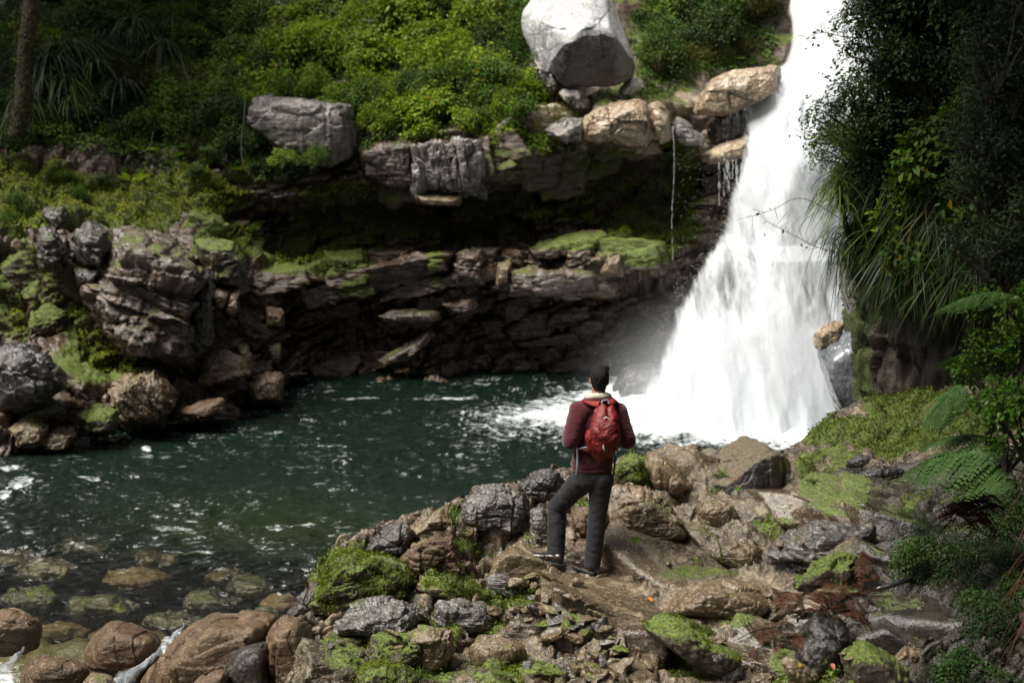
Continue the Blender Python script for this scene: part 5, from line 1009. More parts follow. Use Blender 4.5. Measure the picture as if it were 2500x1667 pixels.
# ---- right wall vegetation
def wallY(px, py): 
    return float(np.interp(px, [2050, 2150, 2300, 2500], [16.8, 15.9, 15.3, 14.6]))
def wl(x, y):
    a = 'along the top picture edge' if y < 40 else 'half way up' if y < 230 else 'just above the hanging grass'; b = 'close beside the waterfall' if x < 2230 else 'in the middle of the right wall' if x < 2380 else 'near the right picture edge'
    return 'dark overhanging shrub %s, %s' % (a, b), 'shrub', 'dark shrubs %s, %s' % (a, b)
def ph(px, py, dy=0): return P(px, py, wallY(px, py) + dy)
for py in range(-90, 470, 62):
    for px in range(2090, 2560, 66):
        x_ = px + rp.uniform(-25, 25) + float(np.interp(py, [-90, 0, 130, 220, 300, 400], [75, 85, 105, 110, 50, 10])); y_ = py + rp.uniform(-20, 20)
        kd = 'finedark' if rp.rand() < .75 else 'dark'; pr = PROTO[kd][rp.randint(2) if kd == 'dark' or rp.rand() < .3 else 0]
        if x_ < 2115 + (70 if 60 < y_ < 260 else 0): continue
        inst(pr, 'shrub', ph(x_, y_ + 30, rp.uniform(-.3, .2)), rp.uniform(.75, 1.05), rp.uniform(0, 6.28), *wl(x_, y_), (rp.uniform(.2, .7), rp.uniform(-.5, -.1)))
for x_, y_, s in [(2085,395,.62),(2060,360,.55),(2120,420,.6),(2100,330,.6),(2030,330,.38),(2140,370,.6),(2075,440,.5)]:
    inst(PROTO['finedark'][1], 'shrub', ph(x_, y_ + 12, -.2), s, rp.uniform(0, 6), 'light-tipped small-leaved bush leaning out over the waterfall', 'shrub', 'light-tipped bushes leaning over the waterfall', (.4, -.6))
for x_, y_, s, k_ in [(2170,600,.8,1),(2130,640,.7,1),(2210,560,.8,1),(2230,640,.6,0),(2300,420,.95,0),(2360,380,.9,0),(2400,450,1.0,0),(2330,480,.9,0),(2260,440,.7,1),(2420,540,.9,0),(2180,500,.6,1),(2290,330,.7,0),(2390,300,.7,0)]:
    inst(PROTO['broad'][k_], 'broadleaf_bush', ph(x_, y_ + 25, -.55), s, rp.uniform(0, 6), ('pale green round-leaved bush above the mossy wall' if k_ else 'dark broad-leaved bush higher on the right wall'), 'bush', 'round-leaved bushes' if k_ else 'dark broad-leaved bushes', (.6, -.2))
gw = lambda x: 'nearest the waterfall' if x < 2190 else 'above the middle of the bare wall' if x < 2330 else 'towards the right picture edge'
for i in range(64):
    x_ = rp.uniform(2085, 2470); y_ = 395 + (x_ - 2085) * rp.uniform(-.10, .45) + rp.uniform(0, 210)
    inst([TUFT['droop'][rp.randint(3)]], 'grass_clump', ph(x_, y_, -.15), rp.uniform(.75, 1.15), rp.uniform(0, 6.28), 'long drooping grass clump on the wall ' + gw(x_), 'grass clump', 'hanging grass clumps ' + gw(x_), (.25, -.2), names=('blades',))
for x_, y_, s in [(2180,690,.8),(2260,640,.9),(2330,690,.8),(2110,640,.75),(2230,730,.6),(2380,640,.8)]:
    inst([TUFT['droop'][0]], 'grass_clump', ph(x_, y_, -.35), s, rp.uniform(0, 6), 'lower long-bladed grass clump arching over bare wall', 'grass clump', 'lower grass clumps on the wall', (.3, 0), names=('blades',))
# the flax head on a black stalk in front of the fall, with hanging dry skirt
fl = empty('flax_plant', P(2062, 560, 15.6)); tag(fl, 'spiky flax head on a curved black stalk against the waterfall', 'flax plant')
b = MB(); b.tube(curve([P(2135, 600, 16.0) - np.array(fl.location), P(2090, 590, 15.8) - np.array(fl.location), P(2066, 555, 15.6) - np.array(fl.location), P(2052, 480, 15.6) - np.array(fl.location), P(2046, 440, 15.6) - np.array(fl.location)], 24), np.linspace(.05, .02, 24), 8); obj('stalk', b.me('stalk', LM['bark']), fl)
b = MB(); r_ = np.random.RandomState(8)
for i in range(90):
    a = r_.uniform(0, 6.28); base = P(2050 + r_.normal(0, 4), r_.uniform(440, 520), 15.6) - np.array(fl.location); upk = r_.uniform(-.2, 1.6)
    V, F = blade_V(base, (math.cos(a), math.sin(a), upk), r_.uniform(.35, .75), r_.uniform(.007, .012), r_.uniform(.5, 1.3), 9); b.add(V, F, r_.rand() * .9)
obj('blades', b.me('blades', LM['grass']), fl)
b = MB()
for i in range(70):
    a = r_.uniform(0, 6.28); base = P(2075 + r_.normal(0, 22), r_.uniform(545, 600), 15.7) - np.array(fl.location)
    V, F = blade_V(base, (math.cos(a), math.sin(a), .1), r_.uniform(.2, .55), r_.uniform(.005, .009), r_.uniform(1.5, 2.8), 8); b.add(V, F, r_.rand() * .9)
obj('dry_leaves', b.me('dry_leaves', LM['blade_dark']), fl)
# bare twigs with leaves across the fall
def twig(pts, Yd, nleaf, label, mat='mid', leaf=.06, th=.006, rr=3):
    w_ = np.array([P(a, b_, Yd) for a, b_ in pts]); org = w_[0]; c = curve(w_ - org, 40); r = empty('branch', org); tag(r, label, 'branch')
    b = MB(); b.tube(c, np.linspace(th, th * .35, 40), 5); r_ = np.random.RandomState(rr)
    idx = r_.randint(5, 40, nleaf); pts_ = c[idx] + r_.normal(0, .055, (nleaf, 3))
    for i in idx[:14]: b.tube([c[i], c[i] + r_.normal(0, .07, 3)], .0025, 4)
    obj('stem', b.me('stem', LM['bark']), r)
    V, F, A = leafset(pts_, nrmz(r_.normal(0, .6, (nleaf, 3)) + np.array([0, -.5, .6])), r_.normal(0, 1, (nleaf, 3)), r_.uniform(.6, 1.2, nleaf) * leaf, .5, r_.rand(nleaf) * .9, True); obj('leaves', mesh('leaves', V, F, LM[mat], False, {'rnd': A}), r)
twig([(2160,60),(2110,40),(2075,20),(2050,35)], 15, 60, 'leafy twig tip at the top of the waterfall', 'dark', rr=1)
twig([(2190,110),(2120,95),(2060,90),(2010,80),(1975,90)], 15, 44, 'long thin twig with sparse leaves reaching left over the fall', 'dark', rr=2)
twig([(2170,180),(2110,120),(2085,110),(2070,125)], 15, 70, 'drooping leafy twig under the long thin one', 'dark', rr=3)
twig([(2200,90),(2100,130),(2095,190),(2085,215)], 15, 22, 'hanging vine with few leaves beside the fall', 'mid', rr=4, th=.004)
twig([(2120,330),(2050,320),(1990,315),(1955,300)], 15.3, 40, 'pale leafy twig above the flax head', 'mid', rr=5, leaf=.05)
twig([(2100,360),(2030,345),(1990,335),(1960,325)], 15.3, 55, 'second pale leafy twig just over the flax head', 'light', rr=6, leaf=.05)
twig([(2070,545),(1960,485),(1880,515),(1800,537)], 15.5, 6, 'thin bare twig crossing the middle of the waterfall', 'dark', rr=7, th=.005)
twig([(2080,620),(2000,605),(1930,570),(1880,545),(1860,520)], 15.5, 8, 'thin curved bare twig below the flax skirt', 'dark', rr=8, th=.005)
# ---- nearest plants at the right edge
for i, (x_, y_, s, Yn) in enumerate([(2470,760,1.0,9.6),(2440,840,.95,9.4),(2490,900,1.0,9.2),(2420,920,.8,9.4),(2450,980,1.0,9.3),(2500,1040,1.0,9.0),(2410,1010,.7,9.3),(2460,1080,.8,9.2),(2510,700,.9,9.6),(2540,820,1.1,9.2),(2530,980,1.1,9.0)]):
    inst(PROTO['near'][i % 2], 'glossy_shrub', P(x_, y_ + 60, Yn), s * .78, i * 1.3, 'glossy bright green shrub at the right edge ' + ('level with the topmost fern frond' if y_ < 830 else 'just above the big spreading frond' if y_ > 970 else 'half way between the fern fronds'), 'shrub', 'glossy shrubs at the right edge ' + ('high' if y_ < 830 else 'low' if y_ > 970 else 'middle'), (.15, -.1))
for i in range(26):
    x_ = rp.uniform(2400, 2560); y_ = rp.uniform(-80, 720)
    inst(PROTO['finedark'][0], 'creeper', P(x_, y_, 8.6 + rp.uniform(-.5, .6)), rp.uniform(.4, .6), rp.uniform(0, 6), 'tiny-leaved dark creeper %s' % ('in the top right corner' if y_ < 180 else 'at the right edge above the ferns' if y_ > 450 else 'half way down the right edge'), 'creeper', 'tiny-leaved creepers ' + ('in the top right corner' if y_ < 180 else 'above the ferns' if y_ > 450 else 'half way down'), (rp.uniform(-.4, .4), 0))
for i in range(30):
    x_ = rp.uniform(2230, 2560); y_ = rp.uniform(1240, 1720)
    inst(PROTO['finedark'][0] if rp.rand() < .7 else PROTO['dark'][0], 'low_shrub', ground(x_, min(y_, 1690)) + np.array([0, 0, -.12]), rp.uniform(.28, .5), rp.uniform(0, 6), 'low dark leafy plant on the shaded bank ' + ('in the lower right corner' if y_ > 1520 else 'below the dead fronds' if y_ > 1380 else 'under the ferns'), 'plant', 'low leafy plants on the shaded bank ' + ('corner' if y_ > 1520 else 'middle' if y_ > 1380 else 'top'))
# fern fronds
FR_ = [frond_me(31, 'fern', .9, 24, .30, .25), frond_me(32, 'fern', .9, 26, .24, .45), frond_me(33, 'dead', .8, 20, .26, .5, ragged=.25), frond_me(34, 'dead', .7, 18, .3, .8, ragged=.35)]
def frond(px0, py0, px1, py1, Y0, Y1, label, k_=0, parent=None, name='fern_frond', roll=0.0, wide=1.0, cat='fern frond', group=None):
    a = P(px0, py0, Y0); b_ = P(px1, py1, Y1); d = b_ - a; L = np.linalg.norm(d); dr = [.25, .45, .5, .8][k_]; mL = [.9, .9, .8, .7][k_]
    tip = np.array([1, 0, -dr]) ; ang0 = math.atan2(-dr, 1); x = d / L
    o = bpy.data.objects.new(name, FR_[k_]); link(o)
    up = np.array([0, 0, 1.0]); yv = nrmz(np.cross(up, x)); zv = np.cross(x, yv); Rm = np.stack([x, yv, zv], 1)
    Rl = np.array(Euler((0, ang0, 0)).to_matrix()); M4 = Matrix((Rm @ np.array(Euler((roll, 0, 0)).to_matrix()) @ Rl).tolist()).to_4x4(); s = L / (mL * math.hypot(1, dr))
    o.matrix_world = Matrix.Translation(a) @ M4 @ Matrix.Diagonal((s, s * wide, s, 1)); tag(o, label, cat, group); return o
frond(2490,722,2262,778,9.3,9.5, 'topmost bright fern frond pointing left at the right edge', 0)
frond(2500,740,2330,770,9.2,9.6, 'short fern frond just under the topmost one', 1)
frond(2420,900,2258,898,9.4,9.6, 'thin level fern frond seen edge-on beside the glossy shrub', 1, roll=1.2)
frond(2370,935,2240,1068,9.8,9.9, 'brown-tinged fern frond drooping over the mossy mound', 0, roll=-.5)
frond(2400,960,2280,1100,9.7,9.9, 'second brown-tinged drooping frond behind the first', 1, roll=-.3)
frond(2490,1120,2178,1178,9.4,10.2, 'large fern frond spreading left over the wet stone steps', 0, roll=-.35)
frond(2480,1105,2210,1120,9.6,10.4, 'upper narrow frond above the large spreading one', 1, roll=-.2)
frond(2500,1150,2290,1215,9.3,9.9, 'lower fern frond with hanging tips at the dark trunk', 0, roll=-.4)
frond(2500,1190,2310,1238,9.2,9.8, 'lowest thin frond under the spreading fronds', 1, roll=-.3)
frond(2500,980,2330,1010,9.2,9.6, 'frond tip half hidden in the glossy shrub', 1)
# dead fronds hanging under the fern and lying in the gully
for i, a in enumerate([(2440,1225,2300,1330),(2420,1240,2280,1300),(2450,1250,2350,1370),(2400,1230,2290,1350)]):
    frond(*a, 9.8, 10.6, 'withered brown frond hanging under the living fern', 3, name='dead_frond', cat='dead frond', group='withered fronds under the fern')
for i in range(34):
    cx_ = 1840 + 300 * rp.rand(); cy_ = 1585 - (cx_ - 1840) * .42 + rp.uniform(-50, 40); a_ = rp.uniform(0, 6.28); r_ = rp.uniform(45, 90)
    g0 = ground(cx_, cy_, .06); g1 = ground(np.clip(cx_ + r_ * math.cos(a_), 1760, 2200), np.clip(cy_ + r_ * .6 * math.sin(a_), 1400, 1640), .03)
    x0, y0 = proj(g0); x1, y1 = proj(g1)
    frond(float(x0), float(y0), float(x1), float(y1), g0[1], g1[1], 'dead brown fern frond in the litter along the black hose', 2 + i % 2, name='dead_frond', roll=rp.uniform(-.8, .8), cat='dead frond', group='dead fronds littering the gully')
frond(2105,1345,2098,1440,*[ground(2105,1345)[1]-.05, ground(2098,1440)[1]-.1], 'dark dead frond draped down the grey moss-flecked rock', 2, name='dead_frond', cat='dead frond')
frond(1085,1246,1075,1290,*[ground(1085,1250)[1]-.2, ground(1075,1285)[1]-.2], 'rusty dry fern lying on the crest rock by the water', 3, name='dead_frond', cat='dead frond')
# tree fern trunk at the right edge, with a mossy fibrous skin
tf = empty('tree_fern', (3.55, 9.0, 1.2)); tag(tf, 'black fibrous tree fern trunk at the right picture edge', 'tree fern')
b = MB(); pt = curve([(0, 0, -.6), (.02, 0, .3), (.05, 0, 1.2), (.12, .05, 2.4), (.15, .1, 4.6)], 120); b.tube(pt, .15 + .03 * np.sin(np.arange(120) * 1.7), 18); me_ = b.me('trunk', LM['bark']); obj('trunk', me_, tf)
b = MB(); r_ = np.random.RandomState(12)
for i in range(260):
    a = r_.uniform(0, 6.28); z0 = r_.uniform(-.4, 2.6); V, F = blade_V(np.array([math.cos(a) * .15 + .03, math.sin(a) * .15, z0]), (math.cos(a), math.sin(a), -.3), r_.uniform(.08, .3), .006, 1.4, 5); b.add(V, F, r_.rand() * .8)
obj('fibres', b.me('fibres', LM['dead']), tf)
# tufts of grass, sprig of leaves on the outcrop
for (x_, y_, s, k_, lb) in [(1105,1262,1.0,0,'bright green grass tuft at the crest left of the grey rock'),(1330,1402,.5,0,'grass tuft under the raised heel of the left boot'),(1290,1440,.7,1,'moss tuft in the crack below the flat slab'),(1240,1430,.6,0,'grass tuft left of the crack below the slab'),(1020,1655,.7,0,'grass tuft at the bottom edge of the outcrop'),(1215,1645,.6,1,'small tuft under the domed tan boulder'),(1120,1330,.6,0,'grass tuft between the wedge rock and the crest'),(1765,1160,.9,0,'grass tuft against the face of the wedge boulder'),(1745,1200,.7,0,'lower tuft at the foot of the wedge boulder'),(1980,1175,.6,0,'tuft on the mossy bank right of the wedge boulder')]:
    p = ground(x_, y_); inst([TUFT['short'][k_]], 'grass_tuft', p, s, x_, lb, 'grass tuft', None, names=('blades',))
def sprig(px, py, lab, s=.055, n=4, lift=.1, mat='near', Yd=None):
    p = ground(px, py + 30) if Yd is None else P(px, py + 30, Yd); r = empty('seedling', p); tag(r, lab, 'seedling'); b = MB(); b.tube([(0, 0, 0), (0, -.02, lift)], .003, 5); obj('stem', b.me('stem', LM['stem']), r)
    a = np.arange(n) * 6.283 / n + .5; d = np.stack([np.cos(a), np.sin(a), a * 0 + .15], 1); V, F, A = leafset(np.repeat([[0, -.02, lift]], n, 0), nrmz(np.stack([a * 0, a * 0 - .6, a * 0 + 1], 1)), d, np.full(n, s), .6, np.linspace(.3, .9, n), True)
    obj('leaves', mesh('leaves', V, F, LM[mat], True, {'rnd': A}), r)
sprig(1548, 1312, 'four-leaved green seedling in the dark hollow right of the man')
sprig(1800, 1185, 'small seedling on the dark face of the wedge boulder', .035, Yd=13.15)
sprig(1440, 1490, 'tiny green sprig on the path', .02, lift=.03); sprig(1950, 1385, 'green seedling leaves on the wet grey rock', .04, lift=.03); sprig(1845, 1270, 'small leafy sprig right of the rounded rock', .04, 6)
# grass stalk leaning over the smooth ledge
g0 = ground(1762, 1372); r = empty('grass_stalk', g0); tag(r, 'single long yellow-green grass stalk arching over the smooth ledge', 'grass stalk')
pts = [np.array([0, 0, 0]), P(1755, 1325, g0[1]) - g0, P(1730, 1300, g0[1] + .02) - g0, P(1712, 1280, g0[1] + .04) - g0]; b = MB(); b.tube(curve(pts, 20), np.linspace(.007, .004, 20), 6, .9); obj('stalk', b.me('stalk', LM['mossleaf']), r)
b = MB(); r_ = np.random.RandomState(3)
for i in range(12): V, F = blade_V(pts[2] + (pts[3] - pts[2]) * r_.rand(), (r_.normal(-.5, .6), r_.normal(0, .5), .6), r_.uniform(.08, .16), .004, .8, 5); b.add(V, F, .8)
obj('blades', b.me('blades', LM['mossleaf']), r)
# fallen leaves
for i, (x_, y_, c_, lb) in enumerate([(1846,1625,(.50,.22,.02),'orange fallen leaf at the bottom of the fern litter'),(1952,1622,(.42,.30,.03),'yellow heart-shaped fallen leaf on the stone flake'),(2030,1624,(.40,.13,.04),'small rust fallen leaf on the mossy block'),(1640,1460,(.45,.20,.02),'yellow-brown fallen leaf in the puddle on the path'),(1582,1462,(.5,.2,.03),'orange fallen leaf beside the puddle'),(2030,1083,(.35,.22,.10),'tan fallen leaf standing on the cushion moss'),(1976,1362,(.40,.34,.2),'pale fallen leaf on the wet grey rock'),(1212,1520,(.32,.22,.10),'curled tan leaf in the hollow of the blocky rock'),(1470,1510,(.28,.06,.03),'red-brown leaf on the rubble'),(2215,1320,(.35,.18,.04),'orange-brown leaf on the shaded bank'),(1900,1545,(.4,.3,.1),'straw coloured leaf on the fern litter')]):
    p = ground(x_, y_); r_ = np.random.RandomState(i); V, F, A = leafset(np.zeros((1, 3)), nrmz(np.array([[r_.normal(0, .3), -.5, 1.0]])), r_.normal(0, 1, (1, 3)), np.array([.055]), .65, np.array([.5]), True, .4, .6)
    tag(obj('fallen_leaf', mesh('fallen_leaf', V, F, plain_mat('fallen_leaf_%s' % 'abcdefghijk'[i], c_, .5)), loc=p + np.array([0, 0, .02])), lb, 'leaf')
# black hose
hp = []
for x_, y_, up in [(1800,1560,.03),(1840,1540,.05),(1900,1528,.06),(1967,1503,.12),(2030,1478,.15),(2078,1454,.15),(2136,1438,.2),(2190,1424,.2),(2243,1404,.15),(2330,1370,.1)]: g_ = ground(x_, y_); hp.append(P(x_, y_, g_[1] - up))
b = MB(); b.tube(curve(hp, 120), np.interp(np.arange(120), [0, 38, 40, 66, 68, 80, 82, 119], [.006, .006, .017, .017, .008, .008, .02, .02]), 12)
tag(obj('hose', b.me('hose', plain_mat('black_rubber', (.02, .022, .026), .25, .6))), 'black hose running across the fern litter', 'hose')
# lianas on the left slope
for pts, lb in [([(600,240),(596,290),(590,340),(592,390),(610,430)],'grey hanging vine left of the pale slab'),([(440,130),(450,170),(468,215),(458,255),(475,265),(460,290)],'twisted bare vine on the upper left slope'),([(375,320),(365,360),(340,375)],'short root hanging over the ledge'),([(395,110),(392,150),(388,180)],'straight bare vine under the strap leaves'),([(880,50),(960,60),(1020,110)],'bare branch in the shrubs')]:
    w_ = np.array([surf(a, b_, .55)[0] for a, b_ in pts]); 
    w_ = np.array([P(a, b_, w_[:, 1].min() - .1) for a, b_ in pts]); b = MB(); b.tube(curve(w_ - w_[0], 40), .012, 6); tag(obj('vine', b.me('vine', plain_mat('vine_bark', (.12, .10, .075), .7)), loc=w_[0]), lb, 'vine')
# mossy tree trunk at the far left edge
tr_ = empty('tree', surf(70, 420, 0)[0]); tag(tr_, 'moss-wrapped tree trunk standing at the left picture edge', 'tree')
y_t = tr_.location[1] - .3; w_ = np.array([P(a, b_, y_t) for a, b_ in [(40,330),(55,250),(62,130),(75,20),(85,-150),(110,-400)]]) - np.array(tr_.location); b = MB(); b.tube(curve(w_, 60), np.linspace(.15, .11, 60), 12); obj('trunk', b.me('trunk', LM['bark']), tr_)
c_ = curve(w_, 60); r_ = np.random.RandomState(6); n_ = 5000; idx = r_.randint(0, 60, n_); d = nrmz(r_.normal(0, 1, (n_, 3))); V, F, A = leafset(c_[idx] + d * .16 * r_.uniform(.8, 1.5, (n_, 1)) + r_.normal(0, .03, (n_, 3)), d, r_.normal(0, 1, (n_, 3)), r_.uniform(.03, .06, n_), .6, r_.rand(n_) * .7); obj('moss', mesh('moss', V, F, LM['olive'], False, {'rnd': A}), tr_)
o = obj('foliage', PROTO['dark'][0][0], tr_, loc=w_[-1] + np.array([0, 0, -.5])); o.scale = (3.5, 3.5, 2.5)
# unseen trees, added so their crowns shade the right side and left slope
for i, (x_, y_, z_, s, tx) in enumerate([(1.6, 8.6, 10.2, 3.6, 5.6), (2.8, 12.4, 10.6, 3.9, 7.5), (3.6, 5.0, 9.6, 3.6, 6.0), (-14.0, 25.0, 12.5, 3.8, -15.5), (-11.5, 27.5, 13.0, 3.6, -14.5)]):
    base = np.array((tx, y_, 3.0)); t_ = empty('tree', base); tag(t_, ['unseen leaning tree added to shade the right bank', 'unseen tall tree added to shade the rock wall right of the waterfall', 'unseen tree added to shade the near right', 'unseen tall tree added to shade the left slope', 'second unseen tree added to shade the left slope, further back'][i], 'tree')
    b = MB(); dx = x_ - tx; b.tube(curve([(0, 0, -2), (dx * .1, .1, 2), (dx * .5, 0, 5), (dx * .95, 0, z_ - 3)], 30), np.linspace(.28, .12, 30), 10); obj('trunk', b.me('trunk', LM['bark']), t_)
    for k_ in range(13):
        c_ = obj('crown' if k_ == 0 else 'branch_foliage', PROTO['dark'][k_ % 2][0], t_, loc=(dx + rp.uniform(-2.2, 2.2), rp.uniform(-2.2, 2.2), z_ - 3.0 - .5 * s * .4 + rp.uniform(-.3, .7))); c_.scale = (s * .62, s * .62, s * .45); c_.rotation_euler.z = k_
# ================================================================ the man and his backpack
def ell_pts(c, r, n=2):
    D_ = ICO2 if n == 2 else ICO[5][0]; return np.asarray(c) + D_ * np.asarray(r)
ICO2 = ico_dirs(3)[0]
def hull_to(bm, pts):
    b = bmesh.new(); [b.verts.new(p) for p in pts]; bmesh.ops.convex_hull(b, input=b.verts[:])
    for v in [v for v in b.verts if not v.link_faces]: b.verts.remove(v)
    me = bpy.data.meshes.new('t'); b.to_mesh(me); b.free(); bm.from_mesh(me); bpy.data.meshes.remove(me)
def blobs(chains, vox, sm=4, fac=.5):
    """union of hulls strung along chains of ellipsoids -> one continuous smooth surface (V, F)"""
    bm = bmesh.new()
    for ch in chains:
        for (c0, r0), (c1, r1) in (zip(ch[:-1], ch[1:]) if len(ch) > 1 else [(ch[0], ch[0])]):
            r0 = np.broadcast_to(r0, 3); r1 = np.broadcast_to(r1, 3); hull_to(bm, np.vstack([ell_pts(c0, r0), ell_pts(c1, r1)]))
    me = bpy.data.meshes.new('t'); bm.to_mesh(me); bm.free(); o = bpy.data.objects.new('t', me); COL.objects.link(o)
    a = o.modifiers.new('r', 'REMESH'); a.mode = 'VOXEL'; a.voxel_size = vox
    s = o.modifiers.new('s', 'SMOOTH'); s.iterations = sm; s.factor = fac
    dg = bpy.context.evaluated_depsgraph_get(); m2 = bpy.data.meshes.new_from_object(o.evaluated_get(dg))
    V = np.empty(len(m2.vertices) * 3, np.float32); m2.vertices.foreach_get('co', V); V = V.reshape(-1, 3).astype(float); F = [tuple(p.vertices) for p in m2.polygons]
    Nn = np.empty(len(V) * 3, np.float32); m2.vertices.foreach_get('normal', Nn); Nn = Nn.reshape(-1, 3).astype(float)
    bpy.data.objects.remove(o); bpy.data.meshes.remove(me); bpy.data.meshes.remove(m2); return V, F, Nn
PM = {
 'skin': plain_mat('skin', (.42, .23, .15), .5, col2=(.36, .18, .11)),
 'hair': plain_mat('hair', (.004, .003, .003), .55, .25, bump=.8, bscale=240, col2=(.010, .007, .006), cscale=60),
 'fleece': plain_mat('maroon_fleece', (.085, .012, .020), .92, .2, bump=.35, bscale=380, sheen=.35, col2=(.060, .008, .014)),
 'sherpa': plain_mat('cream_sherpa', (.62, .58, .48), .95, .1, bump=1.0, bscale=160, sheen=.3, col2=(.5, .46, .37), cscale=90),
 'trouser': plain_mat('charcoal_trousers', (.013, .013, .016), .68, .3, bump=.2, bscale=500, sheen=.08, col2=(.019, .018, .022)),
 'boot': plain_mat('brown_black_leather', (.012, .007, .006), .24, .65, bump=.25, bscale=90, col2=(.020, .011, .009)),
 'sole': plain_mat('boot_sole', (.012, .012, .013), .6, bump=.4, bscale=120), 'rand': plain_mat('sole_edge', (.10, .10, .105), .5),
 'pack': plain_mat('red_nylon', (.17, .011, .012), .55, .4, bump=.22, bscale=120, col2=(.10, .006, .007)),
 'pack2': plain_mat('dark_red_nylon', (.20, .014, .014), .6, .35, bump=.2, bscale=120), 'strap': plain_mat('red_strap', (.25, .02, .018), .6, .35, bump=.3, bscale=300),
 'grey': plain_mat('grey_webbing', (.16, .17, .20), .6, bump=.3, bscale=400), 'white': plain_mat('zip_pull', (.75, .75, .75), .35), 'black': plain_mat('black_webbing', (.012, .012, .014), .6),
}
YM = 11.65
def J(px, py, Y=YM): return P(px, py, Y)
per = empty('person', J(1420, 1392, 11.62)); tag(per, 'man seen from behind in a maroon fleece and charcoal trousers standing on the rocks', 'person'); PB = np.array(per.location)
def part(name, V, F, mat, parent=per, org=PB, **k): return obj(name, mesh(name, V - org, F, mat, True, **k), parent)
hd = J(1463, 916, 11.60)
nk = J(1461, 955, 11.62); shL, shR = J(1411, 992, 11.60), J(1511, 996, 11.60); elL, elR = J(1392, 1068, 11.56), J(1531, 1068, 11.58)
wrL, wrR = J(1400, 1030, 11.84), J(1500, 1040, 11.85); haL, haR = J(1412, 1018, 11.92), J(1487, 1028, 11.93)
che, wai, hip = J(1461, 1020, 11.64), J(1450, 1090, 11.66), J(1446, 1140, 11.68)
hL, hR = J(1424, 1162, 11.70), J(1468, 1164, 11.66); kL, kR = J(1362, 1232, 11.90), J(1459, 1252, 11.66); aL, aR = J(1357, 1352, 11.80), J(1446, 1368, 11.62)
def lerp(a, b, t): return a + (b - a) * t
BOOTL = dict(heel=J(1374, 1374, 11.74), toe=J(1311, 1358, 11.82)); BOOTR = dict(heel=J(1449, 1394, 11.56), toe=J(1409, 1376, 11.76))
def hand(w, h, sgn):
    d = nrmz(h - w); s = nrmz(np.cross(d, [0, 0, 1.0])) * sgn; up = np.cross(s, d); ch = [[(w, .026), (w + d * .05, (.030, .022, .030)), (h, (.038, .018, .030))]]
    for i, (o_, L) in enumerate([(.030, .070), (.010, .078), (-.010, .073), (-.029, .058)]):
        b0 = h + s * o_; m1 = b0 + d * L * .5 - up * .012; ch.append([(b0, .0095), (m1, .0088), (m1 + d * L * .22 - up * L * .38, .008), (m1 - d * .005 - up * L * .62, .0072)])
    ch.append([(w + d * .04 + s * .03, .012), (w + d * .07 + s * .052 - up * .01, .0105), (w + d * .10 + s * .05 - up * .03, .0092)]); return ch
# body: one continuous skin from head to ankles
fx = nrmz(np.array([.12, .99, 0]))                    # the way he faces: away, a touch to the right
side = np.cross(fx, [0, 0, 1.0])
ch = [[(hd + np.array([0, -.012, .022]), (.074, .092, .082)), (hd + fx * .02 + np.array([0, 0, -.03]), (.066, .080, .075)), (hd + fx * .055 + np.array([0, 0, -.075]), (.044, .045, .04))],
      [(hd + np.array([0, -.01, -.04]), (.058, .062, .05)), (nk + np.array([0, 0, -.01]), (.057, .060, .05)), (nk + np.array([0, 0, -.08]), (.07, .065, .05))],
      [(hd + fx * .10 + np.array([0, 0, -.012]), (.012, .016, .012)), (hd + fx * .112 + np.array([0, 0, -.035]), (.016, .016, .012))]]
for sg in (-1, 1):
    e0 = hd + side * sg * .077 + fx * .004 + np.array([0, 0, -.022]); ch.append([(e0 + np.array([0, 0, .012]), (.008, .016, .017)), (e0 + np.array([0, 0, -.02]), (.007, .010, .012))])
ch += [[(che, (.145, .09, .12)), (wai, (.125, .085, .08)), (hip, (.145, .10, .09))], [(shL, .055), (che + np.array([0, 0, .06]), (.13, .08, .08)), (shR, .055)],
       [(shL, .055), (elL, .040), (wrL, .026)], [(shR, .055), (elR, .040), (wrR, .026)], [(hL, .085), (kL, .055), (aL, .036)], [(hR, .085), (kR, .055), (aR, .036)]]
for bt in (BOOTL, BOOTR):
    pass
ch += [[(aL, .036), (lerp(BOOTL['heel'], BOOTL['toe'], .2) + np.array([0, 0, .04]), .034), (lerp(BOOTL['heel'], BOOTL['toe'], .85) + np.array([0, 0, .025]), (.035, .03, .02))],
       [(aR, .036), (lerp(BOOTR['heel'], BOOTR['toe'], .2) + np.array([0, 0, .04]), .034), (lerp(BOOTR['heel'], BOOTR['toe'], .85) + np.array([0, 0, .025]), (.035, .03, .02))]]
ch += hand(wrL, haL, 1) + hand(wrR, haR, -1)
V, F, Nn = blobs(ch, .0065, 3); q = V - hd; fz = (q @ fx)
eye = np.exp(-((np.abs(q @ side) - .031) / .016) ** 2 - ((q[:, 2] + .0) / .012) ** 2) * (fz > .05); V = V - fx * (eye * .008)[:, None]
mou = np.exp(-((q @ side) / .028) ** 2 - ((q[:, 2] + .066) / .006) ** 2) * (fz > .05); V = V - fx * (mou * .005)[:, None]
part('body', V, F, PM['skin'])
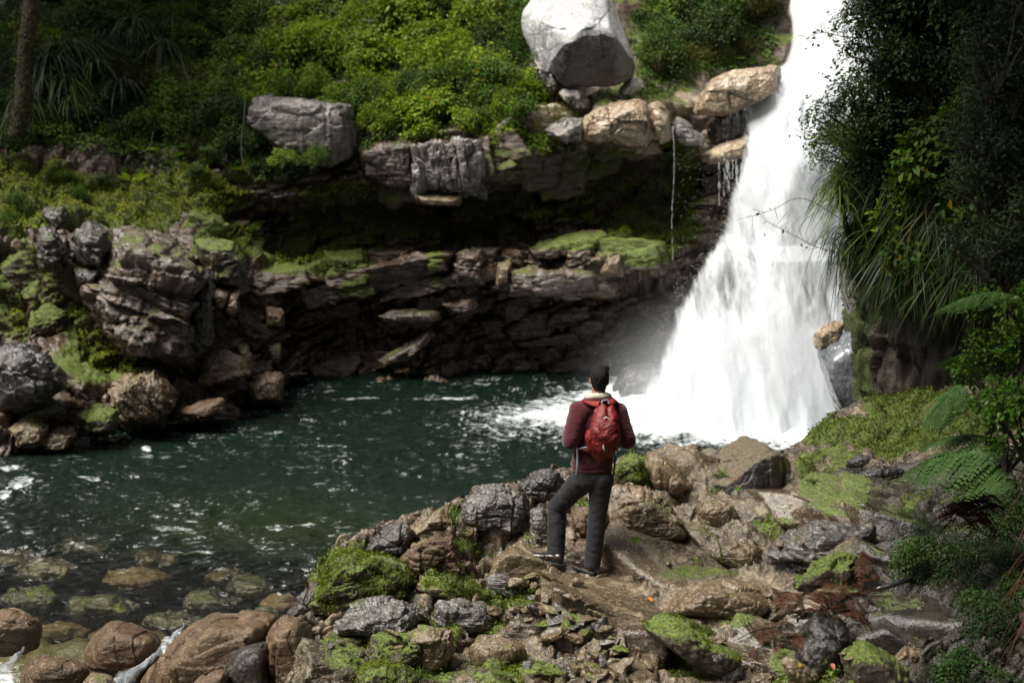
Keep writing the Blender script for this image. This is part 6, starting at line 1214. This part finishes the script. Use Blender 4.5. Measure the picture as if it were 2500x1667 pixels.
# hair: short crop, longer on top with a quiff leaning to the right front
ch = [[(hd + np.array([0, -.018, .030]), (.081, .098, .088)), (hd + np.array([0, -.030, -.028]), (.071, .072, .046)), (hd + np.array([0, -.030, -.058]), (.060, .050, .024)), (hd + np.array([0, -.026, -.088]), (.046, .040, .012))],
      [(hd + np.array([-.010, 0, .080]), (.055, .07, .022)), (hd + fx * .05 + np.array([.026, 0, .078]), (.042, .042, .020)), (hd + fx * .06 + np.array([.062, 0, .074]), (.022, .026, .018))]]
V, F, Nn = blobs(ch, .006, 3); V += Nn * (.007 * fbm(V * np.array([60, 60, 35]), 3, 5) + .004 * fbm((V - hd) * np.array([150, 150, 30]), 2, 6))[:, None]
q = V - hd; keepv = ~((q @ fx > .045) & (q[:, 2] < .045))
F = [f for f in F if all(keepv[i] for i in f)]; part('hair', V, F, PM['hair'])
# trousers
def legch(h, k, a, w=1.0): return [(h, (.108 * w, .104, .10)), (lerp(h, k, .5), .092 * w), (k, .082 * w), (lerp(k, a, .35), .080 * w), (lerp(k, a, .8), .075 * w), (a + np.array([0, 0, -.012]), (.073 * w, .072, .03))]
kLf = kL + np.array([-.005, 0, .01])
V, F, Nn = blobs([[(hip + np.array([0, 0, .02]), (.165, .118, .06)), (hip + np.array([0, 0, -.06]), (.165, .122, .08))], [(hip + np.array([-.03, 0, -.08]), (.11, .12, .08)), (hL, (.11, .11, .10))], [(hip + np.array([.05, 0, -.08]), (.11, .12, .08)), (hR, (.11, .11, .10))], legch(hL, kLf, aL), legch(hR, kR, aR, .95)], .0085, 3)
def folds(V, Nn, foci, f=26, amp=.010, seed=0):
    """cloth folds: slack ridges round the joints, long soft ones between"""
    D_ = .004 * fbm(V * 14, 3, seed, .5, True)
    for c, rad, dr, a in foci:
        q = V - c; dr = nrmz(np.array(dr, float)); t = q @ dr; m_ = np.exp(-((q ** 2).sum(1)) / rad ** 2)
        ax_ = nrmz(np.cross(dr, [0, 1.0, .2])); u2 = q @ ax_; w2 = q @ np.cross(dr, ax_); D_ = D_ + 1.5 * a * m_ * fbm(np.stack([t * f * .38 + 2.2 * u2, u2 * 7, w2 * 7], -1) + seed, 3, seed + 3, .5, True)
    return V + Nn * D_[:, None]
V = folds(V, Nn, [(kL + np.array([.04, -.05, -.02]), .13, (.35, .2, .9), .009), (lerp(hL, kL, .3), .16, (.75, 0, .6), .006), (aL + np.array([0, 0, .06]), .10, (.2, 0, 1), .008), (kR, .13, (-.3, 0, 1), .006), (aR + np.array([0, 0, .07]), .11, (.25, 0, 1), .008), (hip + np.array([0, -.1, -.12]), .14, (.5, 0, 1), .006)], 42, seed=3)
part('trousers', V, F, PM['trouser'])
# fleece: torso and sleeves in one, sleeves pushed up on the forearms
sl = lambda s, e, w: [(s, (.088, .085, .085)), (lerp(s, e, .5), .077), (e, .068), (lerp(e, w, .45), .060)]
V, F, Nn = blobs([[(J(1461, 985, 11.63), (.12, .085, .07)), (che, (.185, .118, .13)), (wai, (.165, .112, .09)), (hip + np.array([-.004, 0, .055]), (.178, .125, .05))],
                  [(nk + np.array([0, 0, -.045]), (.065, .06, .03)), (J(1461, 985, 11.63), (.14, .085, .05))],
                  [(shL, (.072, .078, .072)), (J(1461, 985, 11.63), (.10, .085, .07)), (shR, (.072, .078, .072))], sl(shL + np.array([.012, 0, -.015]), elL, wrL), sl(shR + np.array([-.012, 0, -.015]), elR, wrR)], .0085, 3)
V = folds(V, Nn, [(elL + np.array([0, 0, .03]), .09, (.25, .1, 1), .011), (elR + np.array([0, 0, .03]), .09, (-.25, .1, 1), .011), (hip + np.array([-.1, -.1, .10]), .12, (.2, 0, 1), .006), (shL + np.array([.05, -.05, -.12]), .12, (.9, 0, .35), .007), (wai + np.array([-.12, -.05, 0]), .11, (.5, 0, 1), .007)], 46, seed=9)
part('fleece', V, F, PM['fleece'])
# knitted hem band and the sherpa collar
V, F, Nn = blobs([[(hip + np.array([-.004, 0, .010]), (.176, .124, .030)), (hip + np.array([-.004, 0, .030]), (.178, .126, .030))]], .008, 2); part('hem_band', V, F, PM['fleece'])
t_ = np.linspace(0, 2 * np.pi, 60, endpoint=True); cc = nk + np.array([0, .004, -.012]); cc = cc + np.array([0, -.016, .030]); ring = cc + np.stack([.086 * np.cos(t_), .082 * np.sin(t_), -.022 - .014 * np.abs(np.cos(t_)) ** 2 - .012 * np.sin(t_)], 1)
b = MB(); b.tube(ring, .029, 14); Vc = np.concatenate(b.V); Fc = np.concatenate(b.F); Vc += nrmz(Vc - np.repeat(ring, 14, 0)) * (.004 * fbm(Vc * 90, 3, 2))[:, None]; part('sherpa_collar', Vc, Fc, PM['sherpa'])
ring2 = ring * 1.0; ring2 = cc + (ring - cc) * np.array([1.22, 1.2, 1]) + np.array([0, 0, -.026]); b = MB(); b.tube(ring2, .021, 12); part('collar_band', np.concatenate(b.V), np.concatenate(b.F), PM['fleece'])
# boots
def boot(heel, toe, ank, lab):
    d = nrmz(toe - heel); L = np.linalg.norm(toe - heel); s = nrmz(np.cross(d, [0, 0, 1.0])); up = np.cross(s, d); L = .285; toe = heel + d * L
    W3 = lambda t, o, h: heel + d * (L * t) + s * o + up * h
    org = (heel + toe) / 2; B_ = empty('boots', org); 
    V, F, Nn = blobs([[(W3(.14, 0, .055), (.040, .040, .042)), (W3(.35, 0, .055), (.040, .040, .042)), (W3(.68, 0, .042), (.046, .046, .034)), (W3(.90, 0, .034), (.040, .040, .028))], [(W3(.16, 0, .07), (.042, .042, .04)), (lerp(W3(.2, 0, .12), ank, .5), (.048, .048, .03)), (ank + np.array([0, 0, .02]), (.050, .050, .03))]], .006, 3)
    q = V - heel; tt = (q @ d) / L; hh = q @ up; V += Nn * (.0035 * np.sin(tt * 55) * np.exp(-((tt - .62) / .12) ** 2) * (hh > .03) + .0015 * fbm(V * 40, 2, 3))[:, None]
    bo = obj('boot', mesh('boot', V - PB, F, PM['boot'], True), per)
    th = np.linspace(0, 2 * np.pi, 40, endpoint=False); ox = .5 + .535 * np.cos(th); oy = (.040 + .010 * sstep(.3, .8, ox)) * np.sign(np.sin(th)) * np.abs(np.sin(th)) ** .75 * (1 - .12 * np.exp(-((ox - .45) / .12) ** 2))
    def slab(h0, h1, gr, mat, nm, chev=0):
        Vt = np.array([W3(a, b_ * gr, h1) for a, b_ in zip(ox, oy)]); Vb = np.array([W3(a, b_ * gr, h0 + chev * (i % 2)) for i, (a, b_) in enumerate(zip(ox, oy))]); c0 = W3(.5, 0, h1); c1 = W3(.5, 0, h0)
        Vv = np.vstack([Vt, Vb, [c0, c1]]); n_ = 40; F = [(i, (i + 1) % n_, n_ + (i + 1) % n_, n_ + i) for i in range(n_)] + [(80, (i + 1) % n_, i) for i in range(n_)] + [(81, n_ + i, n_ + (i + 1) % n_) for i in range(n_)]
        return obj(nm, mesh(nm, Vv - PB, F, mat, False), bo)
    slab(-.006, .016, 1.02, PM['sole'], 'sole', .008); slab(.016, .021, 1.06, PM['rand'], 'welt')
    b = MB()
    for i in range(5):
        f_ = i / 4; c0 = W3(.56 - .22 * f_, 0, .088 + .03 * f_); b.tube(curve([c0 - s * .030 - up * .012, c0 - s * .012 + up * .004, c0 + s * .012 + up * .004, c0 + s * .030 - up * .012], 10), .0032, 6)
    obj('laces', mesh('laces', np.concatenate(b.V) - PB, np.concatenate(b.F), PM['black'], True), bo)
    bpy.data.objects.remove(B_)
boot(BOOTL['heel'], BOOTL['toe'], aL, 'l'); boot(BOOTR['heel'], BOOTR['toe'], aR, 'r')

# ---- backpack
bo_ = J(1478, 1060, 11.42); bp_ = empty('backpack', bo_); tag(bp_, 'worn red daypack on the back of the man', 'backpack')
def bpart(name, V, F, mat, parent=bp_): return obj(name, mesh(name, V - bo_, F, mat, True), parent)
K = lambda px, py, Y: P(px, py, Y)
V, F, Nn = blobs([[(K(1477, 990, 11.47), (.078, .055, .035)), (K(1477, 1010, 11.44), (.105, .075, .05)), (K(1476, 1045, 11.40), (.128, .095, .06)), (K(1477, 1075, 11.40), (.126, .095, .06)), (K(1470, 1098, 11.43), (.085, .075, .045))]], .0075, 2)
q = V - bo_; an = q[:, 0] + .2 * q[:, 2]
wr = .010 * fbm(V * np.array([9, 9, 16]), 4, 21, .6, True) + .012 * np.exp(-((q[:, 0] + .02 - .25 * q[:, 2]) / .018) ** 2) * np.sin(q[:, 2] * 60) * .5 + .006 * fbm(V @ rotm(0, 35, 0) * np.array([12, 12, 40]), 3, 22, .6, True)
wr -= .022 * np.exp(-((q[:, 0] - .02) / .016) ** 2) * sstep(.08, .2, q[:, 2])
V = V + Nn * wr[:, None]; bpart('pack_body', V, F, PM['pack'])
# front pocket with a curved seam and a flap of slack fabric
V, F, Nn = blobs([[(K(1484, 1028, 11.33), (.070, .035, .03)), (K(1486, 1058, 11.31), (.085, .045, .05)), (K(1482, 1088, 11.345), (.070, .035, .03))]], .0065, 2)
q = V - bo_; V += Nn * (.011 * fbm(V @ rotm(0, -30, 0) * np.array([10, 10, 30]), 4, 31, .6, True) + .004 * fbm(V * 40, 2, 32))[:, None]; fp = bpart('front_pocket', V, F, PM['pack'])
b = MB(); b.tube(curve([K(1462, 1100, 11.31), K(1463, 1060, 11.27), K(1472, 1030, 11.27), K(1488, 1016, 11.275), K(1508, 1030, 11.29), K(1514, 1055, 11.31)], 40), .0035, 6); obj('zip', mesh('zip', np.concatenate(b.V) - bo_, np.concatenate(b.F), PM['pack2'], True), fp)
b = MB(); b.tube(curve([K(1475, 1014, 11.265), K(1480, 1010, 11.255), K(1488, 1016, 11.26)], 10), .005, 6); obj('toggle', mesh('toggle', np.concatenate(b.V) - bo_, np.concatenate(b.F), PM['white'], True), fp)
b = MB(); b.tube([K(1473, 1077, 11.255), K(1474, 1086, 11.255), K(1477, 1092, 11.26)], [.004, .009, .004], 6); obj('zip_pull', mesh('zip_pull', np.concatenate(b.V) - bo_, np.concatenate(b.F), PM['white'], True), fp)
V, F, Nn = blobs([[(K(1440, 1058, 11.40), (.035, .05, .06)), (K(1446, 1084, 11.41), (.035, .045, .035))]], .007, 2); V += Nn * (.008 * fbm(V * 26, 3, 41, .6, True))[:, None]; bpart('side_pocket', V, F, PM['pack2'])
V, F, Nn = blobs([[(K(1466, 1104, 11.42), (.05, .05, .03)), (K(1469, 1112, 11.43), (.02, .03, .015))]], .007, 2); bpart('base_panel', V, F, PM['pack2'])
def strapm(pts, w, mat, name, parent=bp_, th=.006, up=None):
    c = curve(np.array(pts), 30); T = nrmz(np.gradient(c, axis=0)); nrm = nrmz(c - (che + np.array([0, .02, 0]))) if up is None else np.broadcast_to(up, c.shape); s = nrmz(np.cross(T, nrm)); nrm = np.cross(s, T)
    V = np.stack([c - s * w - nrm * th, c + s * w - nrm * th, c + s * w + nrm * th, c - s * w + nrm * th], 1); n_ = len(c); i = np.arange(n_ - 1)[:, None] * 4
    F = np.concatenate([np.hstack([i + a, i + (a + 1) % 4, i + 4 + (a + 1) % 4, i + 4 + a]) for a in range(4)] + [np.array([[0, 1, 2, 3]]), np.array([[0, 1, 2, 3]]) + (n_ - 1) * 4]); return bpart(name, V.reshape(-1, 3), F, mat, parent)
strapm([K(1462, 978, 11.47), K(1446, 974, 11.50), K(1432, 968, 11.56), K(1424, 968, 11.66), K(1424, 985, 11.76), K(1418, 1020, 11.78), K(1410, 1060, 11.74), K(1412, 1085, 11.60), K(1440, 1095, 11.5)], .033, PM['strap'], 'shoulder_strap')
strapm([K(1490, 978, 11.47), K(1496, 974, 11.50), K(1501, 969, 11.56), K(1502, 970, 11.66), K(1505, 990, 11.76), K(1508, 1020, 11.78), K(1512, 1060, 11.74), K(1508, 1085, 11.60), K(1490, 1095, 11.5)], .030, PM['strap'], 'shoulder_strap')
strapm([K(1471, 980, 11.46), K(1470, 972, 11.47), K(1484, 969, 11.49), K(1487, 978, 11.47)], .008, PM['grey'], 'haul_loop')
strapm([K(1452, 1084, 11.42), K(1430, 1085, 11.50), K(1412, 1088, 11.54)], .010, PM['grey'], 'hip_strap', up=np.array([0, -1.0, 0]))
strapm([K(1409, 1086, 11.50), K(1410, 1110, 11.50), K(1409, 1135, 11.48), K(1407, 1152, 11.48)], .009, PM['grey'], 'loose_strap', up=np.array([0, -1.0, 0]))
strapm([K(1500, 1095, 11.46), K(1502, 1115, 11.47), K(1499, 1140, 11.48), K(1496, 1156, 11.49)], .007, PM['black'], 'loose_strap', up=np.array([0, -1.0, 0]))
for o in list(COL.objects):
    pass
per.location.z -= .028; bp_.location.z -= .028
